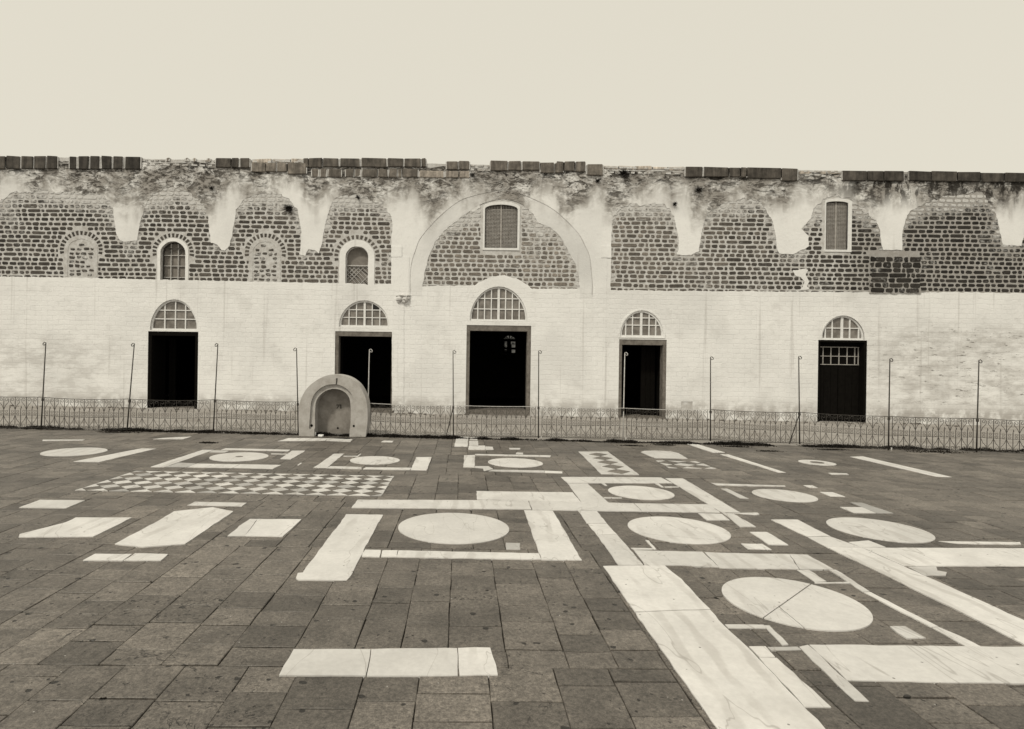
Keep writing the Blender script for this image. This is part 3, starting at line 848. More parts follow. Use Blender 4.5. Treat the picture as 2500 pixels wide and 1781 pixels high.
groove = ao + shrink(ao, ac, .034)[::-1]
niche_hole = wpx((1663, 1001), (1691, 1001), (1691, 981), (1663, 981))
prism('plaster', [(BX0, -.6), (BX1, -.6)] + pl_top, D, YM + .003, MAT['plaster'], hall, holes=rag + holes + [niche_hole, groove])
# reveals of the windows are whitewashed by the masonry; surrounds of the four small windows are proud bands
def surround(inner, wd, name='window_surround', mat_='plaster'):
    xs_ = [p[0] for p in inner]; cx = (min(xs_) + max(xs_)) / 2
    x0, x1 = min(xs_), max(xs_); zb_ = min(p[1] for p in inner); zt_ = max(p[1] for p in inner)
    zs_ = inner[2][1]
    out = arch(x0 - wd, x1 + wd, zb_, zs_, zt_ + wd, 16)
    ring = [out[0]] + [inner[0]] + list(reversed(inner[2:])) + [inner[1]] + [out[1]] + out[2:]
    ring = [inner[0]] + list(reversed(inner[2:])) + [inner[1], out[1]] + out[2:] + [out[0]]
    prism(name, ragged(ring, .06, .012, 5.0), D + (.004 if wd > .1 or name != 'window_surround' else .006), YM + .01, MAT[mat_], hall)
    return arch(x0 - wd - .02, x1 + wd + .02, zb_ - .02, zs_, zt_ + wd + .02, 16), (cx, zs_, (x1 - x0) / 2 + wd, zt_ + wd - zs_)
excl, rings = [], []
for inner, wd in ((blind_a, .10), (win_a, .10), (blind_b, .10), (win_b, .20)):
    e, r_ = surround(inner, wd, mat_='mortar' if inner in (blind_a, blind_b) else 'plaster')
    rings.append(r_ + (min(p[1] for p in inner),))
    cx, zs_, rx, rz = r_
    ex = arch(cx - rx - .21, cx + rx + .21, zs_ - .25, zs_, zs_ + rz + .21, 16)
    excl += [e, ex]
def grow(poly, d_):
    xs_ = [p[0] for p in poly]; zs_ = [p[1] for p in poly]
    return [(min(xs_) - d_, min(zs_) - d_), (max(xs_) + d_, min(zs_) - d_), (max(xs_) + d_, max(zs_) + d_), (min(xs_) - d_, max(zs_) + d_)]
excl += [grow(win_c, .13), grow(win_d, .10)]
butt = wpx((2123, 714), (2246, 714), (2246, 618), (2123, 618))
excl.append(butt)
patch = wpts('c4', (300, 1060), (390, 1040), (430, 1050), (410, 1090), (440, 1150), (420, 1185), (440, 1215), (360, 1228), (390, 1190), (400, 1150), (370, 1110), (320, 1100))
prism('plaster_patch', ragged(patch, .04, .02, 2.0), D - .002, YM + .01, MAT['plaster'], hall)

# --- stones
stones = []
def block(poly, tone, wash, y=YM, out=.011, key=None):
    n_ = len(poly)
    cx = sum(p[0] for p in poly) / n_; cz = sum(p[1] for p in poly) / n_
    v = [(p[0], y + .03, p[1]) for p in poly] + [(p[0], y - out * .55, p[1]) for p in poly]
    for p in poly:
        L = math.hypot(p[0] - cx, p[1] - cz); k = max(.4, 1 - .014 / max(L, .02))
        v.append((cx + (p[0] - cx) * k, y - out + R.uniform(-.003, .003), cz + (p[1] - cz) * k))
    f = [tuple(range(2 * n_, 3 * n_))]
    for r in (0, n_):
        for k in range(n_):
            f.append((r + k, r + (k + 1) % n_, r + n_ + (k + 1) % n_, r + n_ + k))
    vis = -13.6 < cx < 15.6
    stones.append((abs(area2(poly)) if vis else 0, v, f, tone, wash, key or 'stone'))
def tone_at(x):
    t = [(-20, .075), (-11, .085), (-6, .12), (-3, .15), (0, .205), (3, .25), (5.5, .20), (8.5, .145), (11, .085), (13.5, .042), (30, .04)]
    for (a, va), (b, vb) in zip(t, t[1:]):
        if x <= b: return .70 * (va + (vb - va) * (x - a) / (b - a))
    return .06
def rough_rect(x0, x1, z0, z1, j=.007):
    c = min(.03, (x1 - x0) * .22, (z1 - z0) * .3)
    P_ = [(x0 + c, z0), (x1 - c, z0), (x1, z0 + c), (x1, z1 - c), (x1 - c, z1), (x0 + c, z1), (x0, z1 - c), (x0, z0 + c)]
    return [(a + R.uniform(-j, j), b + R.uniform(-j, j)) for a, b in P_]
def wash_at(x, z):
    topz = 6.0 + .5 * noise.noise(Vector((x * .8, 0, 5)))
    du = 1.0
    for k in range(1, 17):
        if not any(inpoly((x, z + k * .06), f_) for f_ in fields): du = k * .06; break
    w_ = .04 + .22 * max(0, min(1, (z - topz) / 1.1)) + .30 * noise.noise(Vector((x * 1.1, z * 1.1, 2))) + .38 * max(0, 1 - du / .75)
    if -1.3 < x < 4.2: w_ += .05
    return max(0, min(.68, w_))
def blocked(x, z0, z1):
    for e in excl:
        if inpoly((x, z0), e) or inpoly((x, z1), e) or inpoly((x, (z0 + z1) / 2), e): return True
    return False
xa, xb = min(p[0] for p in fa), max(p[0] for p in fd)
zlo = min(min(p[1] for p in f_) for f_ in fields) - .02; zhi = max(max(p[1] for p in f_) for f_ in fields)
z = zlo
while z < zhi:
    ph = R.uniform(.134, .150); sh = ph - R.uniform(.040, .050)
    x = xa + R.uniform(0, .2)
    while x < xb:
        r = R.random()
        wd = R.uniform(.12, .23) if r < .80 else (R.uniform(.27, .46) if r < .9 else R.uniform(.07, .11))
        wob = .022 * noise.noise(Vector((x * .6, z * 2, 0)))
        z0, z1 = z + wob, z + wob + sh * R.uniform(.9, 1.05)
        # stop a stone at window surrounds
        if blocked(x + .005, z0, z1): x += .02; continue
        x1 = x + wd
        k = x + .03
        while k < x1:
            if blocked(k, z0, z1): x1 = k - .03; break
            k += .03
        if x1 - x > .05:
            cx, cz = (x + x1) / 2, (z0 + z1) / 2
            if any(inpoly(p, f_) for f_ in fields for p in ((x, z0), (x1, z0), (x, z1), (x1, z1), (cx, cz))):
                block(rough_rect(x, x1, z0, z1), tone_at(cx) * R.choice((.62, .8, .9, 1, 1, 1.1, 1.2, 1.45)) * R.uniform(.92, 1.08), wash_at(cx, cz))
        x = max(x1, x + .04) + R.uniform(.036, .056)
    z += ph
# voussoirs round the four small windows
for cx, zs_, rx, rz, zb_ in rings:
    n_ = 17
    for k in range(n_):
        a = math.pi * (k + .5) / n_ * 1.16 - math.pi * .08
        da = math.pi * .30 / n_
        def pt(an, e): return (cx + (rx + e) * math.cos(an), zs_ + (rz + e) * math.sin(an))
        e0, e1 = .035, .165 * R.uniform(.9, 1.05)
        q = [pt(a - da, e0), pt(a - da * 1.12, e1), pt(a + da * 1.12, e1), pt(a + da, e0)]
        q = [(p[0] + R.uniform(-.006, .006), p[1] + R.uniform(-.006, .006)) for p in q]
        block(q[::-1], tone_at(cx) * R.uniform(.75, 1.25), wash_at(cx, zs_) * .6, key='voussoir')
# rubble filling of the two blind windows, half hidden by whitewash
for bl in (blind_a, blind_b):
    x0, x1 = bl[0][0] + .03, bl[1][0] - .03
    z = bl[0][1] + .03
    while z < max(p[1] for p in bl) - .1:
        x = x0 + R.uniform(0, .04)
        while x < x1 - .07:
            wd = min(R.uniform(.09, .19), x1 - x)
            zz = z + R.uniform(-.015, .015)
            if inpoly((x, zz + .11), bl) and inpoly((x + wd, zz + .11), bl) and R.random() < .9:
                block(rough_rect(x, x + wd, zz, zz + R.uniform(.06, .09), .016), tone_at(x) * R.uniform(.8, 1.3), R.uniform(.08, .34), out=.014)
            x += wd + R.uniform(.04, .07)
        z += .135
# rubble courses visible in the missing stretches of coping
for (pa, pb) in ((352, 525), (620, 745), (1150, 1195), (1470, 1670), (1945, 2055)):
    for row, yy in enumerate((389, 400)):
        x = W(pa, 400)[0]; xe = W(pb, 400)[0]
        while x < xe:
            wd = R.uniform(.09, .2)
            zz = HEAD(x) - (yy - 384) / 77.0
            if R.random() < .7: block(rough_rect(x, x + wd, zz, zz + .055, .010), .22 * R.uniform(.7, 1.3), R.uniform(.3, .6), y=D + .0, out=.015)
            x += wd + R.uniform(.03, .12)
# the stump of an older buttress near the right end
bx0, bx1, bz0, bz1 = butt[0][0], butt[1][0], butt[0][1], butt[2][1]
ztop = bz1 - .03
prism('buttress', ragged([(bx0, bz0 - .02), (bx1, bz0 - .02), (bx1, ztop - .22), (bx1 - .35, ztop - .10), (bx0 + .6, ztop - .14), (bx0 + .3, ztop - .20), (bx0, ztop - .3)], 0.05, .05, 1.0), D - .03, YM + .1, MAT['mortar'], hall)
z = bz0
while z < ztop - .14:
    ph = R.uniform(.15, .19); x = bx0
    while x < bx1 - .06:
        wd = min(R.choice((.13, .2, .3, .5)) * R.uniform(.85, 1.15), bx1 - x)
        block(rough_rect(x + .01, x + wd - .02, z + .005, z + ph - .03, .014), .028 * R.uniform(.6, 1.5), R.uniform(0, .22), y=D - .03, out=.025)
        x += wd + .015
    z += ph
stones.sort(key=lambda s_: -s_[0])
cnt = 0; rest = []
for st in stones:
    a_, v, f, tone, wash, key = st
    if key == 'voussoir':
        obj('voussoir', v, f, MAT['stone'], hall, attrs={'tone': [tone] * len(v), 'wash': [wash] * len(v)})
    elif cnt < 299:
        obj('stone', v, f, MAT['stone'], hall, attrs={'tone': [tone] * len(v), 'wash': [wash] * len(v)}); cnt += 1
    else: rest.append(st)
V, F, T, Wh = [], [], [], []
for a_, v, f, tone, wash, key in rest:
    b = len(V); V += v; F += [tuple(i + b for i in q) for q in f]; T += [tone] * len(v); Wh += [wash] * len(v)
o = obj('stone', V, F, MAT['stone'], hall, attrs={'tone': T, 'wash': Wh})
o['kind'] = 'stuff'

# --- coping stones along the wall head
copm = []
def cop(k, u0, u1, v0, v1, tone=.055, out=.055, deep=.42):
    x0, z1 = W(*cp(k, u0, v0)); x1, z0 = W(*cp(k, u1, v1))
    zz1 = W(*cp(k, (u0 + u1) / 2, v0))[1]; zz0 = W(*cp(k, (u0 + u1) / 2, v1))[1]
    v, f = box_vf(x0 + .008, x1 - .008, D - out * R.uniform(.85, 1.15), D + deep, zz0, zz1 + R.uniform(-.01, .01))
    v = [(a + R.uniform(-.012, .012), b + R.uniform(-.012, .012), c + R.uniform(-.014, .012)) for a, b, c in v]
    o = obj('coping_stone', v, f, MAT['coping'], hall, attrs={'tone': [tone * R.uniform(.8, 1.25)] * 8})
    copm.append(box_vf(x0 - .02, x1 + .02, D - out * .62, D + .3, zz0 + .02, zz1 - .025))
    bevel(o, .022, 2)
for u0, u1 in ((75, 135), (150, 240), (250, 335), (350, 435), (450, 530), (550, 682)): cop('c1', u0, u1, 80, 190, .04)
for u0, u1 in ((690, 710), (900, 925), (1060, 1085), (1130, 1150), (1250, 1275)): cop('c1', u0, u1, 92, 125, .16, .02)
for u0, u1 in ((1325, 1455), (1460, 1520), (1533, 1615)): cop('c1', u0, u1, 96, 178, .07)
for u0, u1, v1 in ((1632, 1750, 212), (1755, 1842, 212), (1850, 1935, 215), (1940, 2100, 232)): cop('c1', u0, u1, 136, v1, .17, .05)
for u0, u1 in ((1640, 1800), (1805, 1960), (1965, 2105)): cop('c1', u0, u1, 98, 132, .38, .0)
for u0, u1 in ((-30, 12), (14, 130), (136, 272), (286, 452), (466, 682), (692, 822), (832, 970), (978, 1016)): cop('c2', u0, u1, 97, 172, .085)
for u0, u1 in ((1192, 1290), (1297, 1390)): cop('c2', u0, u1, 120, 196, .10)
for u0, u1 in ((40, 100), (115, 165), (180, 292), (330, 400), (405, 460), (470, 600), (606, 690), (700, 770), (778, 810), (815, 950)): cop('c2', u0, u1, 186, 258, .13, .03)
for u0, u1 in ((960, 1175), (1185, 1298), (1302, 1390)): cop('c2', u0, u1, 202, 262, .24, .03)
for u0, u1, v0, v1 in ((1570, 1715, 121, 202), (1722, 1832, 122, 202), (1842, 1990, 122, 200), (1996, 2116, 136, 222), (2122, 2190, 136, 222)): cop('c2', u0, u1, v0, v1, .10)
for u0, u1, v0, v1 in ((30, 92, 126, 208), (94, 186, 126, 210), (190, 274, 126, 212), (290, 426, 148, 242)): cop('c3', u0, u1, v0, v1, .11)
for u0, u1, v0, v1 in ((1130, 1276, 166, 258), (1286, 1500, 172, 258), (1503, 1602, 174, 258), (1606, 1655, 176, 258), (1658, 1950, 178, 268), (1955, 2090, 184, 290)): cop('c3', u0, u1, v0, v1, .075)
for u0, u1, v0, v1 in ((720, 925, 205, 290), (928, 1070, 206, 292), (1074, 1240, 208, 294), (1290, 1480, 210, 292), (1484, 1700, 212, 294), (1704, 1900, 214, 296), (1905, 2100, 216, 300), (2105, 2400, 220, 300)): cop('c4', u0, u1, v0, v1, .05)
for u0, u1 in ((-120, -30), (-230, -128), (-340, -238), (-600, -470), (-466, -350)): cop('c1', u0, u1, 78, 188, .06)
for u0, u1 in ((425, 560), (565, 700), (705, 850), (855, 980), (985, 1125)): cop('c3', u0, u1, 156 + (u0 - 425) * .016, 186 + (u0 - 425) * .016, .42, .0)
for u0, u1 in ((345, 470), (475, 590), (595, 715)): cop('c4', u0, u1, 203, 232, .36, .0)

for v, f in copm: obj('mortar_joint', v, f, MAT['mortar'], hall, fix=False)
# --- the great arch, its springers and the thin raised pilaster
prism('arch_moulding', ragged(shrink(ao, ac, .036) + ai, .09, .006, 4.0), D - .003, D + .004, MAT['plaster_grey'], hall)  # greyer plaster paints the soft shading of the arch ring
prism('pilaster', ragged(wpx((957, 1003), (986, 1003), (986, 744), (998, 744), (999, 628), (957, 628)), .1, .012, 2.0), D - .014, D + .004, MAT['plaster'], hall)
prism('pilaster', ragged(wpx((1452, 1010), (1476, 1010), (1482, 630), (1452, 630)), .1, .012, 3.0), D - .010, D + .004, MAT['plaster'], hall)
for q in (wpx((955, 628), (981, 628), (981, 602), (955, 602)), wpx((1467, 630), (1492, 630), (1492, 601), (1467, 601))):
    bevel(prism('springer', ragged(q, .05, .015, 6.0), D - .022, D + .004, MAT['plaster'], hall), .012)
# broken corbel on the pilaster
cx, cz = W(985, 731)
parts = []
for dx, dz, sx, sz, so in ((-.02, .10, .25, .045, .10), (.10, .12, .14, .04, .08), (-.12, .01, .12, .09, .13), (.07, .00, .13, .10, .15), (-.15, -.09, .07, .06, .08), (.03, -.08, .10, .06, .11), (.16, .02, .07, .06, .08)):
    nu_, nv_ = 10, 6
    vv, ff = [], []
    for j in range(nv_ + 1):
        for i in range(nu_):
            th, ph = math.pi * j / nv_, 2 * math.pi * i / nu_
            p = Vector((math.sin(th) * math.cos(ph), math.sin(th) * math.sin(ph), math.cos(th)))
            k = 1 + .38 * noise.noise(p * 1.7 + Vector((dx * 30, dz * 30, 0)))
            vv.append((cx + dx + sx * p.x * k, D + .01 + so * p.y * k, cz + dz + sz * p.z * k))
    for j in range(nv_):
        for i in range(nu_):
            ff.append((j * nu_ + i, j * nu_ + (i + 1) % nu_, (j + 1) * nu_ + (i + 1) % nu_, (j + 1) * nu_ + i))
    parts.append((vv, ff))
V, F = join(parts)
obj('corbel', V, F, MAT['mortar'], hall)
# moulded label over the fourth fanlight, rough lip over door one
d4 = DOORS[3]
lab = arch(d4['FX0'] - .11, d4['FX1'] + .11, d4['FZ0'] - .09, d4['FZ0'] + .02, d4['FZ1'] + .10, 20, .12)
prism('label_moulding', lab, D - .018, D + .004, MAT['plaster'], hall, holes=[arch(d4['FX0'] - .06, d4['FX1'] + .06, d4['FZ0'] - .06, d4['FZ0'] + .03, d4['FZ1'] + .06, 20, .12)])

# --- fanlights, glazed bar by bar
def glazing(name, outline, vx, hz, y, parent, pane, bar, bw=.03, main=None, frame=None, paneY=.03, barname='glazing_bar', broken=()):
    x0, x1 = min(p[0] for p in outline), max(p[0] for p in outline)
    z0, z1 = min(p[1] for p in outline), max(p[1] for p in outline)
    X = [x0] + [x0 + (x1 - x0) * t for t in vx] + [x1]
    Z = [z0] + [z0 + (z1 - z0) * t for t in hz] + [z1]
    if frame is None: frame = parent
    for i in range(len(X) - 1):
        for j in range(len(Z) - 1):
            P_ = clip_box(list(outline), X[i], X[i + 1], Z[j], Z[j + 1])
            if len(P_) >= 3 and abs(area2(P_)) > .001:
                prism('pane', P_, y + paneY, y + paneY + .008, MAT[pane], frame, attrs={'tone': 1.2 if (i, j) in broken else R.uniform(.2, .8)})
    for k, xx in enumerate(X[1:-1]):
        hw = bw / 2 * (2.2 if main is not None and abs(vx[k] - main) < .001 else 1)
        P_ = clip_box(list(outline), xx - hw, xx + hw, z0, z1)
        if len(P_) >= 3: prism(barname, P_, y - .006, y + paneY + .02, MAT[bar], frame)
    for zz in Z[1:-1]:
        for i in range(len(X) - 1):
            P_ = clip_box(list(outline), X[i] + bw * .4, X[i + 1] - bw * .4, zz - bw * .42, zz + bw * .42)
            if len(P_) >= 3: prism(barname, P_, y - .003, y + paneY + .018, MAT[bar], frame)
for i, d in enumerate(DOORS):
    yy = D + .05 if i != 3 else D + .02
    fr = prism('fanlight', d['fanout'], yy, yy + .08, MAT['white'], hall, holes=[d['fanin']])
    glazing('fanlight', d['fanin'], d['vx'], d['hz'], yy + .02, fr, 'glass', 'white', .034 if i != 1 else .03, d.get('main'), fr, broken=((4, 2),) if i == 1 else ())

# --- door frames, thresholds and leaves
PXM = D / FPX
for i, d in enumerate(DOORS):
    X0, X1, Z0, Z1 = d['X0'], d['X1'], d['Z0'], d['Z1']
    l_, r_, t_, b_ = [k * PXM for k in d['ins']]
    mat = MAT['black'] if d.get('black') else MAT['frame']
    y0, y1 = D + .015, D + .30
    fr = box('door_frame', X0 - .004, X1 + .004, y0, y1, Z1 - t_, Z1 + .004, mat, hall)
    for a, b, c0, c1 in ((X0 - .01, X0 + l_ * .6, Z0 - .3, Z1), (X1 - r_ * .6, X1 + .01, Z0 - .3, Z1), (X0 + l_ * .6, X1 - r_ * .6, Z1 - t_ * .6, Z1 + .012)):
        box('reveal_shade', a, b, y1 + .003, D + 1.012, c0, c1, MAT['black'], fr)  # near-black lining added to make the door reveals look unlit
    zb_ = Z0 - .22
    for a, b in ((X0 - .003, X0 + l_), (X1 - r_, X1 + .003)):
        box('jamb', a, b, y0 + .004, y1, zb_, Z1 - t_, mat, fr)
    if not d.get('black'):
        box('threshold', X0 + l_, X1 - r_, y0 + .03, D + 1.0, Z0 - .3, Z0 + b_, MAT['frame'], fr)
    else:
        box('threshold', X0 + l_, X1 - r_, y0 + .03, D + 1.0, Z0 - .3, Z0 - .01, MAT['frame'] if i == 0 else MAT['black'], fr)
# rubble course under the middle threshold
d = DOORS[2]
x = d['X0'] + .10
while x < d['X1'] - .2:
    wd = R.uniform(.12, .26)
    z0 = d['Z0'] - .05
    bevel(box('step_stone', x, min(x + wd, d['X1'] - .1), D - .01, D + .05, z0 - .11, z0 + .07, MAT['frame'], hall), .012)
    x += wd + .015
# leaves standing open inside, and the shut double door of the last doorway
def leaf(x0, x1, y, z0, z1, n_, ang=0.0, hinge=None):
    fr = box('door_leaf', x0, x1, y, y + .03, z0, z1, MAT['black'], hall)
    wd = (x1 - x0) / n_
    for k in range(n_):
        box('plank', x0 + k * wd + .005, x0 + (k + 1) * wd - .005, y - .02, y, z0 + .01, z1 - .01, MAT['black'], fr)
    return fr
d = DOORS[3]
leaf(d['X1'] - .62, d['X1'] - .16, D + .62, d['Z0'] + .05, d['Z1'] - .2, 3)
d = DOORS[0]
leaf(d['X0'] + .12, d['X0'] + .34, D + 1.15, d['Z0'] + .02, d['Z1'] - .16, 2)
d = DOORS[4]
zt_ = W(2060, 897)[1]
leaf(d['X0'] + .1, (d['X0'] + d['X1']) / 2 - .01, D + .24, d['Z0'] - .01, zt_, 3)
leaf((d['X0'] + d['X1']) / 2 + .01, d['X1'] - .1, D + .24, d['Z0'] - .01, zt_, 3)
tx0, tz1 = W(2007, 847); tx1, tz0 = W(2109, 891.5)
tr = box('transom_light', d['X0'] + .08, d['X1'] - .08, D + .26, D + .28, zt_, d['Z1'] - .05, MAT['void_shade'], hall)  # near-black sheet painted as the dark interior behind the grid
for k in (0, .135, .325, .52, .715, .90, .985):
    xx = tx0 + (tx1 - tx0) * k; hw = .012
    box('bar', xx - hw, xx + hw, D + .236, D + .258, tz0, tz1, MAT['lattice'], tr)
for k in (0, .48, 1):
    zz = tz0 + (tz1 - tz0) * k
    box('bar', tx0, tx1, D + .232, D + .256, zz - .011, zz + .011, MAT['lattice'], tr)

# --- upper windows
def frame_ring(outline, wd, y0, y1, mat, name='window'):
    xs_ = [p[0] for p in outline]; zs_ = [p[1] for p in outline]
    cx, cz = (min(xs_) + max(xs_)) / 2, (min(zs_) + max(zs_)) / 2
    sx = 1 - 2 * wd / (max(xs_) - min(xs_)); sz = 1 - 2 * wd / (max(zs_) - min(zs_))
    inner = [(cx + (p[0] - cx) * sx, cz + (p[1] - cz) * sz) for p in outline]
    return prism(name, outline, y0, y1, mat, hall, holes=[inner]), inner
fw, inn = frame_ring(win_a, .035, D + .17, D + .22, MAT['iron'])
glazing('window', inn, (.32, .64), (.13, .42, .69, .86), D + .16, fw, 'grey', 'pale', .022, None, fw, .05, 'window_bar')
x0, z1 = W(391, 605); x1 = W(452, 605)[0]
box('window_bar', x0, x1, D + .12, D + .14, z1 - .012, z1 + .012, MAT['iron'], fw)
for t_ in (.32, .76): 
    xx = x0 + (x1 - x0) * t_
    box('window_bar', xx - .012, xx + .012, D + .13, D + .15, z1 - .17, z1, MAT['iron'], fw)
fw, inn = frame_ring(win_b, .015, D + .14, D + .20, MAT['white'])
bx0_, bx1_ = min(p[0] for p in inn), max(p[0] for p in inn); bz0_, bz1_ = min(p[1] for p in inn), max(p[1] for p in inn)
prism('pane', inn, D + .19, D + .20, MAT['grey'], fw, attrs={'tone': .5})
zz = W(871, 647.5)[1]
box('window_bar', bx0_, bx1_, D + .13, D + .16, zz - .016, zz + .016, MAT['pale'], fw)
parts = []
def slat(a, b, w_, y):
    a, b = Vector(a), Vector(b); t_ = (b - a).normalized(); n_ = Vector((-t_.y, t_.x)) * w_
    return prism_vf([tuple(a - n_), tuple(b - n_), tuple(b + n_), tuple(a + n_)], y, y + .008)
def clipseg(a, b, x0, x1, z0, z1):
    t0, t1 = 0.0, 1.0; dx, dz = b[0] - a[0], b[1] - a[1]
    for p, q in ((-dx, a[0] - x0), (dx, x1 - a[0]), (-dz, a[1] - z0), (dz, z1 - a[1])):
        if abs(p) < 1e-9:
            if q < 0: return None
        else:
            r = q / p
            if p < 0: t0 = max(t0, r)
            else: t1 = min(t1, r)
    if t1 - t0 < .02: return None
    return (a[0] + t0 * dx, a[1] + t0 * dz), (a[0] + t1 * dx, a[1] + t1 * dz)
for k in range(14):          # torn wire lattice in the lower half
    for sgn in (1, -1):
        xx = bx0_ - .9 + k * .14
        if R.random() < .25: continue
        s_ = clipseg((xx if sgn > 0 else xx + 1.0, bz0_), (xx + 1.0 if sgn > 0 else xx, bz0_ + 1.0), bx0_, bx1_, bz0_, zz)
        if s_: parts.append(slat(s_[0], s_[1], .007, D + .165))
v, f = join(parts); o = obj('lattice', v, f, MAT['pale'], fw); o['kind'] = 'stuff'
parts = []
for k in range(9):
    s_ = clipseg((bx0_ - .5 + k * .15 + .04, zz), (bx0_ + .4 + k * .15 + .04, bz0_), bx0_, bx1_, bz0_, zz)
    if s_ and R.random() < .7: parts.append(slat(s_[0], s_[1], .011, D + .182))
v, f = join(parts); o = obj('lattice', v, f, MAT['dark'], fw); o['kind'] = 'stuff'
for wo_, fwl, fwr, nx_, nz_, diag in ((win_c, .055, .07, 20, 30, 1), (win_d, .03, .12, 12, 36, 2)):
    xs_ = [p[0] for p in wo_]; zs_ = [p[1] for p in wo_]
    x0, x1, z0, z1 = min(xs_), max(xs_), min(zs_), max(zs_)
    out = arch(x0 - fwl, x1 + fwr, z0 - .07, wo_[2][1] + .05, z1 + .09, 12)
    fr = prism('window', out, D - .01, D + .09, MAT['white'], hall, holes=[wo_])
    prism('pane', wo_, D + .085, D + .10, MAT['latdark'], fr, attrs={'tone': .4})
    xm = (x0 + x1) / 2
    for a, b in ((x0, xm - .022), (xm + .022, x1)):
        parts = []
        zt_ = wo_[2][1] + .01 if a == x0 else wo_[2][1] + .01
        zt_ = z1 - .03
        n_ = nx_ // 2
        def inside(s_): return s_
        for k in range(n_ + 1):
            xx = a + (b - a) * k / n_
            top_ = max([zz_ for zz_ in [z0 + (z1 - z0) * q / 60 for q in range(61)] if inpoly((min(max(xx, x0 + .005), x1 - .005), zz_), wo_)] or [z0])
            parts.append(slat((xx, z0 + .005), (xx, top_), .008, D + .068))
        for k in range(nz_ + 1):
            zz_ = z0 + (wo_[2][1] - z0 + .04) * k / nz_
            if inpoly((a + .02, zz_), wo_) and inpoly((b - .02, zz_), wo_): parts.append(slat((a, zz_), (b, zz_), .009, D + .058))
        for k in range(-nz_, nz_, 2):
            up_ = (a == x0) == (diag == 2)
            p = (a, z0 + k * (z1 - z0) / nz_); q = (b, p[1] + (b - a))
            if not up_: p, q = (a, q[1]), (b, p[1])
            s_ = clipseg(p, q, a, b, z0, wo_[2][1])
            if s_: parts.append(slat(s_[0], s_[1], .008, D + .078))
        v, f = join(parts); o = obj('lattice', v, f, MAT['lattice'], fr); o['kind'] = 'stuff'
    box('meeting_stile', xm - .022, xm + .022, D + .05, D + .08, z0, z1 - .01, MAT['lattice'], fr)

# --- inside of the hall, its far wall with one glazed window, and the roof
Y1, Y2 = D + 1.0, D + 9.0
bwx0, bwz1 = W(1227, 817, Y2); bwx1, bwz0 = W(1261, 876, Y2)
wz = arch(bwx0, bwx1, bwz0, bwz1 - .25, bwz1, 10)
prism('inner_wall', [(BX0, -.6), (BX1, -.6), (BX1, 7.2), (BX0, 7.2)], Y2, Y2 + .6, MAT['dark'], hall, holes=[wz])  # near-black colour carries the darkness of the unlit hall
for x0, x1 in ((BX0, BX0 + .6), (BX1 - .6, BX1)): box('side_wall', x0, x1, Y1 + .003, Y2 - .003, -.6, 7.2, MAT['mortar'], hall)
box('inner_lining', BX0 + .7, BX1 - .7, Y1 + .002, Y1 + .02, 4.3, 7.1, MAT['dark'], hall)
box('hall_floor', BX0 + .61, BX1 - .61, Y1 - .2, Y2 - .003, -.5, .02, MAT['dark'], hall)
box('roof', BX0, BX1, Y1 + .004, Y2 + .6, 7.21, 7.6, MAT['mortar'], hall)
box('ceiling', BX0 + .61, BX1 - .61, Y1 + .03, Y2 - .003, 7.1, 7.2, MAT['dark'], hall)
fr, inn = frame_ring(wz, .05, Y2 + .1, Y2 + .2, MAT['dark'])
bx_ = (bwx0 + bwx1) / 2
prism('pane', inn, Y2 + .14, Y2 + .15, MAT['smoky'], fr)
wd = bwx1 - bwx0; hh = bwz1 - bwz0
box('glazing_bar', bx_ - .07, bx_ + .07, Y2 + .08, Y2 + .18, bwz0, bwz1 - .22, MAT['dark'], fr)
for t_, hw in ((.76, .06), (.42, .05), (.2, .05)): box('glazing_bar', bwx0 + .01, bwx1 - .01, Y2 + .07, Y2 + .17, bwz0 + hh * t_ - hw, bwz0 + hh * t_ + hw, MAT['dark'], fr)
for k in range(1, 6):
    an = math.pi * k / 6
    s_ = prism_vf([(bx_ - .02, bwz1 - .25), (bx_ + .02, bwz1 - .25), (bx_ + .45 * math.cos(an) + .03, bwz1 - .25 + .27 * math.sin(an)), (bx_ + .45 * math.cos(an) - .03, bwz1 - .25 + .27 * math.sin(an))], Y2 + .1, Y2 + .15)
    obj('glazing_bar', s_[0], s_[1], MAT['dark'], fr)
for x0_, x1_, z0_, z1_ in ((0, .48, .0, .36), (.52, 1, .0, .17), (0, .18, .36, .74), (.34, .5, .36, .74), (.5, .68, .2, .6)):
    box('board', bwx0 + wd * x0_, bwx0 + wd * x1_, Y2 + .2, Y2 + .22, bwz0 + hh * z0_, bwz0 + hh * z1_, MAT['dark'], fr)

# ================================================================== IRON FENCE
RH = .715
def spiral(cx, cz, r, turns, a0, sgn=1, n=11):
    o = []
    for i in range(n):
        t = i / (n - 1)
        a = a0 + sgn * 2 * math.pi * turns * t
        rr = r * (1 - .72 * t)
        o.append((cx + rr * math.cos(a), 0, cz + rr * math.sin(a)))
    return o
BW_ = .118                    # spacing of uprights
def m_tube(pts, r, n=3):
    v, f = tube_vf(pts, r, n); me = mesh(v, f, 'rod'); fixn(me); me.materials.append(MAT['iron']); return me
sp = spiral(0, 0, .046, 1.2, math.pi * .0, 1)
M_bar = m_tube([(0, 0, .04), (0, 0, RH)], .0066, 4)
M_half = m_tube([(0, 0, .04), (0, 0, .46)], .0066, 4)
tail = [(BW_ * .52, 0, -.19), (BW_ * .45, 0, -.09)]
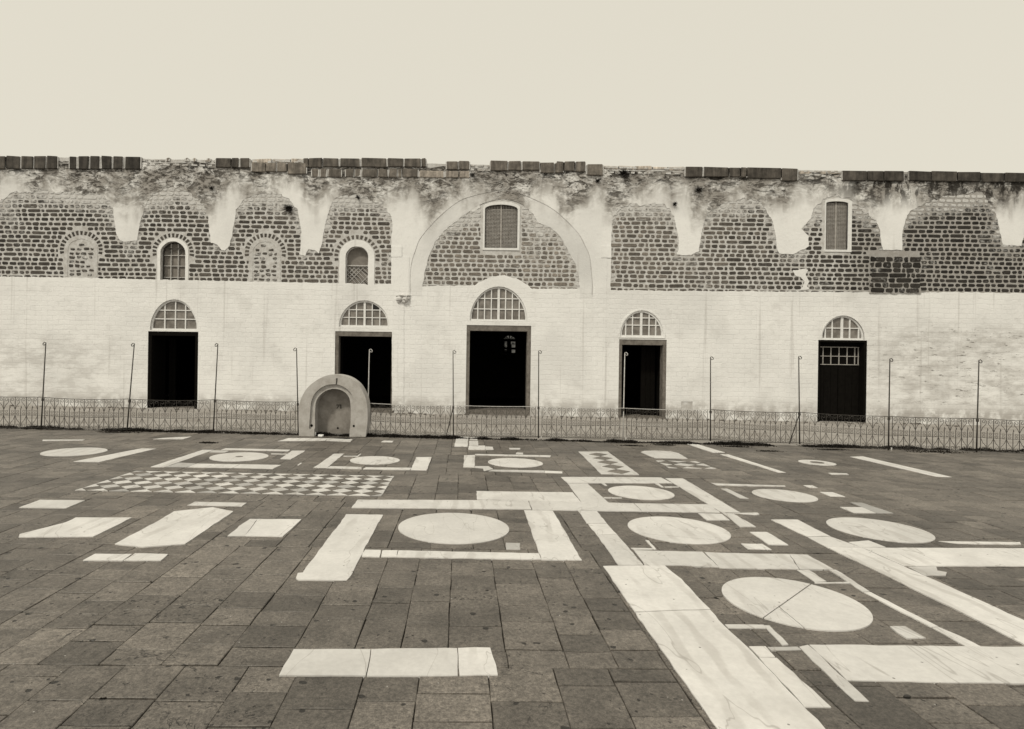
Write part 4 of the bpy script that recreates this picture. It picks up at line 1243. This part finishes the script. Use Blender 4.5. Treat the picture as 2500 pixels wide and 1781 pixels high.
# upper scroll: a curl under the rail whose tail slants down to the neighbouring upright
M_up = m_tube([(-.052, 0, -.20), (-.02, 0, -.12), (.035, 0, -.055)] + spiral(0, 0, .047, 1.25, -.55, 1), .0055)
M_up2 = m_tube([(.052, 0, -.20), (.02, 0, -.12), (-.035, 0, -.055)] + [(-p[0], 0, p[2]) for p in spiral(0, 0, .047, 1.25, -.55, 1)], .0055)
M_lo = m_tube([(.052, 0, .20), (.02, 0, .12), (-.035, 0, .055)] + [(-p[0], 0, -p[2]) for p in spiral(0, 0, .047, 1.25, -.55, 1)], .0055)
M_lo2 = m_tube([(-.052, 0, .20), (-.02, 0, .12), (.035, 0, .055)] + [(p[0], 0, -p[2]) for p in spiral(0, 0, .047, 1.25, -.55, 1)], .0055)
M_mid = m_tube([(p[0], 0, p[2]) for p in spiral(0, 0, .036, 1.1, 2.6, 1, 9)], .0042)
M_fin = m_tube([(0, 0, 0), (.014, 0, .03), (0, 0, .07)], [.004, .010, .002], 4)
def place(me, name, parent, p, sc=(1, 1, 1), rz=0.0):
    o = link(name, me, None, parent, p)
    o.scale = sc; o.rotation_euler = (0, 0, rz)
    return o
def build_fence(name, label, i0, i1, end_left=None, end_right=None):
    p0 = PG[i0]
    root = empty(name, (p0[0], p0[1], gz(p0[0])), label, 'fence', 'lengths of iron fence along the court')
    for i in range(i0, i1 + 1):
        bx, tx, yb, yt = POLES[i]
        gx, gy = PG[i]
        txw, tzw = W(tx, yt, gy)
        b = Vector((gx, gy, gz(gx) - .05)); t = Vector((txw, gy, tzw))
        lean = t - b
        m1 = b + lean * .36
        pts = [b, m1, t]
        sg = -1 if i < 5 else 1
        hook = [t + Vector((sg * .03, 0, .01)), t + Vector((sg * .065, 0, -.02)), t + Vector((sg * .06, 0, -.055)), t + Vector((sg * .028, 0, -.06)), t + Vector((sg * .022, 0, -.035))]
        v, f = tube_vf(pts + hook, [.016, .0135, .0105, .009, .009, .008, .008, .007], 6)
        post = obj('post', v, f, MAT['pale'] if i in (5, 8) else MAT['iron'], root, True)
        v, f = tube_vf([b + lean * .345, b + lean * .375], .026, 6)
        obj('collar', v, f, MAT['iron'], post)
        v, f = box_vf(gx + .05, gx + .075, gy - .01, gy + .01, gz(gx) - .05, gz(gx) + .05)
        if i in (3, 5, 7, 8, 11): obj('peg', v, f, MAT['pale'], root)
        if i in (6, 10):
            q = b + lean * .36
            s2 = Vector(G(*((1090, 1058 + 4) if i == 6 else (1919.5, 1083))) + (0,)); s2.z = gz(s2.x); s2.y = gy - .02
            v, f = tube_vf([q, s2], .012, 5)
            obj('brace', v, f, MAT['iron'], root)
    for i in range(i0, i1):
        a, b = PG[i], PG[i + 1]
        A_, B_ = Vector((a[0], a[1], gz(a[0]))), Vector((b[0], b[1], gz(b[0])))
        L = (B_ - A_).length
        rz = math.atan2(B_.y - A_.y, B_.x - A_.x)
        sag = R.uniform(.005, .03)
        def at(t_, z_): 
            p = A_.lerp(B_, t_); return Vector((p.x, p.y, p.z + z_ - sag * 4 * t_ * (1 - t_)))
        mat = MAT['pale'] if i in (4, 5, 6, 7, 8) else MAT['iron']
        for zz, r in ((RH, .0085), (.035, .008), (.315, .005)):
            v, f = tube_vf([at(t_ / 8, zz) for t_ in range(9)], r, 4)
            obj('rail', v, f, mat if zz == RH else MAT['iron'], root)
        m = .075 / L
        for t_ in (m, 1 - m): place(M_bar, 'bar', root, at(t_, 0), (1, 1, 1), rz)
        n_ = max(2, int(round((L - .15) / BW_))); n_ += n_ % 2
        stp = (1 - 2 * m) / n_
        for k in range(n_):
            t_ = m + stp * (k + .5)
            odd = k % 2
            sx = stp * L / BW_
            place(M_up if not odd else M_up2, 'scroll', root, at(t_, RH - .058), (sx, 1, 1), rz)
            place(M_lo2 if not odd else M_lo, 'scroll', root, at(t_, .035 + .058), (sx, 1, 1), rz)
            if k < n_ - 1:
                tb = m + stp * (k + 1)
                place(M_bar if odd else M_half, 'bar', root, at(tb, 0), (1, 1, 1), rz)
                if not odd: place(M_fin, 'finial', root, at(tb, .46), (1, 1, 1), rz)
            for zz in (.35, .41): place(M_mid, 'curl', root, at(t_, zz), (-1 if odd else 1, 1, 1), rz)
    return root
build_fence('iron_fence', 'low wrought iron scroll fence left of the arched stone niche', 0, 4)
build_fence('iron_fence', 'low wrought iron scroll fence right of the arched stone niche', 5, 13)

# ================================================================== ARCHED STONE NICHE
ncx, ncy = G(812, 1066)
nz = gz(ncx) - .02
k_ = ncy / FPX               # metres per pixel there
niche = empty('stone_niche', (ncx, ncy, nz), 'round headed limestone niche standing at the fence before the second doorway', 'stone niche')
def nu(u, v): return W(700 + u / 8.546, 900 + v / 8.546, ncy)
def nout(pts): return [nu(*p) for p in pts]
n_out = smooth(nout([(1650, 1425), (1690, 1060), (1672, 720), (1600, 500), (1480, 320), (1310, 195), (1130, 137), (985, 127), (830, 150), (640, 240), (480, 360), (370, 500), (290, 680), (255, 860), (250, 1100), (262, 1420)]), 4)
n_gro = smooth(nout([(1425, 1240), (1425, 900), (1400, 650), (1330, 500), (1210, 395), (1080, 340), (985, 330), (830, 350), (690, 425), (580, 540), (515, 700), (495, 900), (470, 1240)]), 4)
n_ope = smooth(nout([(1312, 1425), (1330, 1000), (1325, 760), (1290, 600), (1200, 495), (1080, 440), (960, 428), (830, 460), (720, 530), (635, 630), (592, 760), (583, 1000), (580, 1425)]), 4)
# body: outer face cut by the groove outline; the groove step; jamb feet; back slab
front = ncy - .02
# keyhole-shaped front ring: outer -> down -> along groove -> feet -> opening
ring = n_out + [n_ope[-1]] + [nu(578, 1262)] + [nu(470, 1262)] + list(reversed(n_gro)) + [nu(1425, 1262), nu(1318, 1262)] + [n_ope[0]]
bevel(prism('body', ring, front, front + .46, MAT['lime'], niche), .016, 3)
step = n_gro + [nu(470, 1270), nu(576, 1270)] + [p for p in reversed(n_ope) if p[1] > nu(580, 1262)[1]] + [nu(1320, 1270), nu(1425, 1270)]
bevel(prism('moulding', step, front + .05, front + .46, MAT['lime'], niche), .03, 4)
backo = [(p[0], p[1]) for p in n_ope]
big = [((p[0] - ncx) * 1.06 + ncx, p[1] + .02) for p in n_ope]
prism('back_panel', [(p[0], max(p[1], nz + .05)) for p in big], front + .34, front + .455, MAT['lime_shade'], niche)  # shade of the recess is put into the darker panel colour
for u, v, r in ((512, 1195, .030), (1395, 1205, .025), (1003, 1280, .022)):
    x, z = nu(u, v)
    yq = front + (.047 if u != 1003 else .335)
    pts = [(x + r * math.cos(a * math.pi / 6), z + r * math.sin(a * math.pi / 6)) for a in range(12)]
    prism('hole_shade', pts, yq, yq + .02, MAT['void_shade'], niche)  # solid near-black plug painted as the shade inside a hole
q = nout([(1030, 205), (1065, 205), (1060, 260), (1050, 330), (1025, 330), (1035, 255)])
prism('notch_shade', q, front - .004, front + .02, MAT['iron'], niche)  # dark strip standing for the shade in a notch, no metal part
for q in ([(975, 775), (1075, 775), (1075, 795), (975, 795)], [(1055, 795), (1078, 795), (1078, 865), (1058, 865)], [(975, 860), (1015, 800), (1030, 805), (990, 862)]):
    prism('carving', nout(q), front + .332, front + .342, MAT['iron'], niche)
# loose fragments at its foot
def rock(name, px, py, w_, d_, h_, mat, label):
    x, y = G(px, py)
    v, f = box_vf(-w_ / 2, w_ / 2, -d_ / 2, d_ / 2, 0, h_)
    a = R.uniform(-.4, .4)
    v = [(x + (p[0] * math.cos(a) - p[1] * math.sin(a)) * R.uniform(.8, 1.1), y + p[0] * math.sin(a) + p[1] * math.cos(a), gz(x) + p[2] * R.uniform(.7, 1.1)) for p in v]
    o = obj(name, v, f, mat, None)
    bevel(o, .012, 2)
    return tag(o, label, 'stone fragment', 'broken stones at the foot of the niche')
rock('stone_fragment', 763, 1064, .17, .10, .075, MAT['white'], 'larger pale broken stone lying against the left foot of the niche')
rock('stone_fragment', 783, 1067, .12, .07, .05, MAT['white'], 'smaller pale broken stone on the paving in front of the niche opening')

# ================================================================== WEEDS
def blades(n_, f_pos, hmin, hmax, wd=.010, spread=.6):
    V, F = [], []
    for _ in range(n_):
        x, y, z, hs = f_pos()
        h = R.uniform(hmin, hmax) * hs; a = R.uniform(0, 6.28)
        lx, ly = R.uniform(-spread, spread) * h, R.uniform(-spread, spread) * h
        dx, dy = math.cos(a) * wd, math.sin(a) * wd
        b = len(V)
        V += [(x - dx, y - dy, z), (x + dx, y + dy, z), (x + lx, y + ly, z + h)]
        F.append((b, b + 1, b + 2))
    return V, F
def fpos():
    while True:
        x = R.uniform(-13, 16)
        d_ = noise.noise(Vector((x * .9, 0, 1))) + .6 * noise.noise(Vector((x * 3.1, 4, 1)))
        if d_ > R.uniform(-.45, .25): break
    hs = max(.35, min(1.3, .7 + d_))
    return x, FY(x) - .02 + R.gauss(0, .045) - (.12 * R.random() ** 2), gz(x) - .006, hs
v, f = blades(24000, fpos, .025, .08, .015, .9)
o = obj('weeds', v, f, MAT['weed'], None, fix=False); o['kind'] = 'stuff'
tag(o, 'dark ragged strip of dry weeds along the foot of the iron fence', 'weeds')
spots = [(G(*cp('F4', 1890, 222)), .55, .16), (G(*cp('F4', 170, 180)), .25, .04), (G(*cp('F4', 450, 218)), .2, .03), (G(*cp('F4', 1010, 206)), .3, .03), (G(*cp('F3', 900, 138)), .22, .03), (G(*cp('F3', 1490, 165)), .2, .03),
         (G(*cp('F1', 1290, 145)), .16, .06), (G(*cp('F2', 480, 110)), .15, .03), (G(*cp('F2', 1600, 112)), .35, .05), (G(*cp('F3', 1210, 172)), .2, .02), (G(*cp('F1', 520, 55)), .4, .07), (G(*cp('F1', 1400, 50)), .5, .05)]
def spos():
    c, a, b = R.choice(spots)
    x, y = c[0] + R.gauss(0, a * .5), c[1] + R.gauss(0, b * .6)
    return x, y, gz(x) - .006, 1
v, f = blades(4200, spos, .008, .03, .013, 1.4)
o = obj('weeds', v, f, MAT['weed'], None, fix=False); o['kind'] = 'stuff'
tag(o, 'flat dark patches of dry weeds in the paving joints before the fence', 'weeds')
def rubble(n_, pos, smin, smax):
    parts = []
    for _ in range(n_):
        x, y = pos(); r = R.uniform(smin, smax)
        v, f = box_vf(-r, r, -r * R.uniform(.6, 1), r * R.uniform(.6, 1), -.02, r * R.uniform(.5, 1.1))
        a = R.uniform(0, 3.1)
        parts.append(([(x + p[0] * math.cos(a) - p[1] * math.sin(a) + R.uniform(-.3, .3) * r, y + p[0] * math.sin(a) + p[1] * math.cos(a), gz(x) + p[2] + .01 + R.uniform(0, .25) * r) for p in v], f))
    return join(parts)
def wpos():
    while True:
        x = R.uniform(-14, 16)
        if noise.noise(Vector((x * .7, 2, 8))) > R.uniform(-.5, .3): break
    return x, D - abs(R.gauss(0, .22)) - .05
v, f = rubble(170, wpos, .012, .045)
o = obj('rubble', v, f, MAT['frame'], None); o['kind'] = 'stuff'
tag(o, 'small dark rubble scattered on the earth at the foot of the plastered wall', 'rubble')
# tufts rooted in the wall face
for px, py, r, n_, lab in ((517.7, 462.6, .16, 60, 'dry tuft in the plaster above the first white pendant left of centre'), (706, 512.5, .22, 220, 'large black tuft of weed in the wall left of the third white pendant'),
                           (1522.5, 428, .26, 160, 'spiky tuft of weed at the wall head right of the great arch'), (1703.5, 467, .18, 110, 'tuft of weed in the plaster above the right hand bays'),
                           (1646, 501, .12, 70, 'small dark tuft at the top of the first bay right of the great arch'), (1153, 428, .12, 50, 'small tuft in the gap of the coping above the great arch'),
                           (875, 485, .12, 60, 'small tuft at the crown of the last bay left of the great arch'), (1458, 444, .12, 60, 'small tuft under the coping above the right haunch of the great arch')):
    x, z = W(px, py)
    V, F = [], []
    for _ in range(int(n_ * .75)):
        a = R.uniform(0, 6.28); L = r * R.uniform(.35, 1); o2 = R.uniform(.02, .16)
        tip = Vector((x + L * math.cos(a), D - o2, z + L * math.sin(a) * .9 + .02))
        bx_ = Vector((x + R.uniform(-.02, .02), D + .04, z + R.uniform(-.02, .02)))
        n3 = Vector((-math.sin(a), 0, math.cos(a))) * .006
        md = (bx_ + tip) / 2 + Vector((0, -.03, .01))
        b = len(V)
        V += [bx_ - n3, bx_ + n3, md + n3, md - n3, tip]
        F += [(b, b + 1, b + 2, b + 3), (b + 3, b + 2, b + 4)]
    o = obj('wall_weed', V, F, MAT['weed'], None, fix=False)
    tag(o, lab, 'weed', 'tufts of weed growing from the wall')
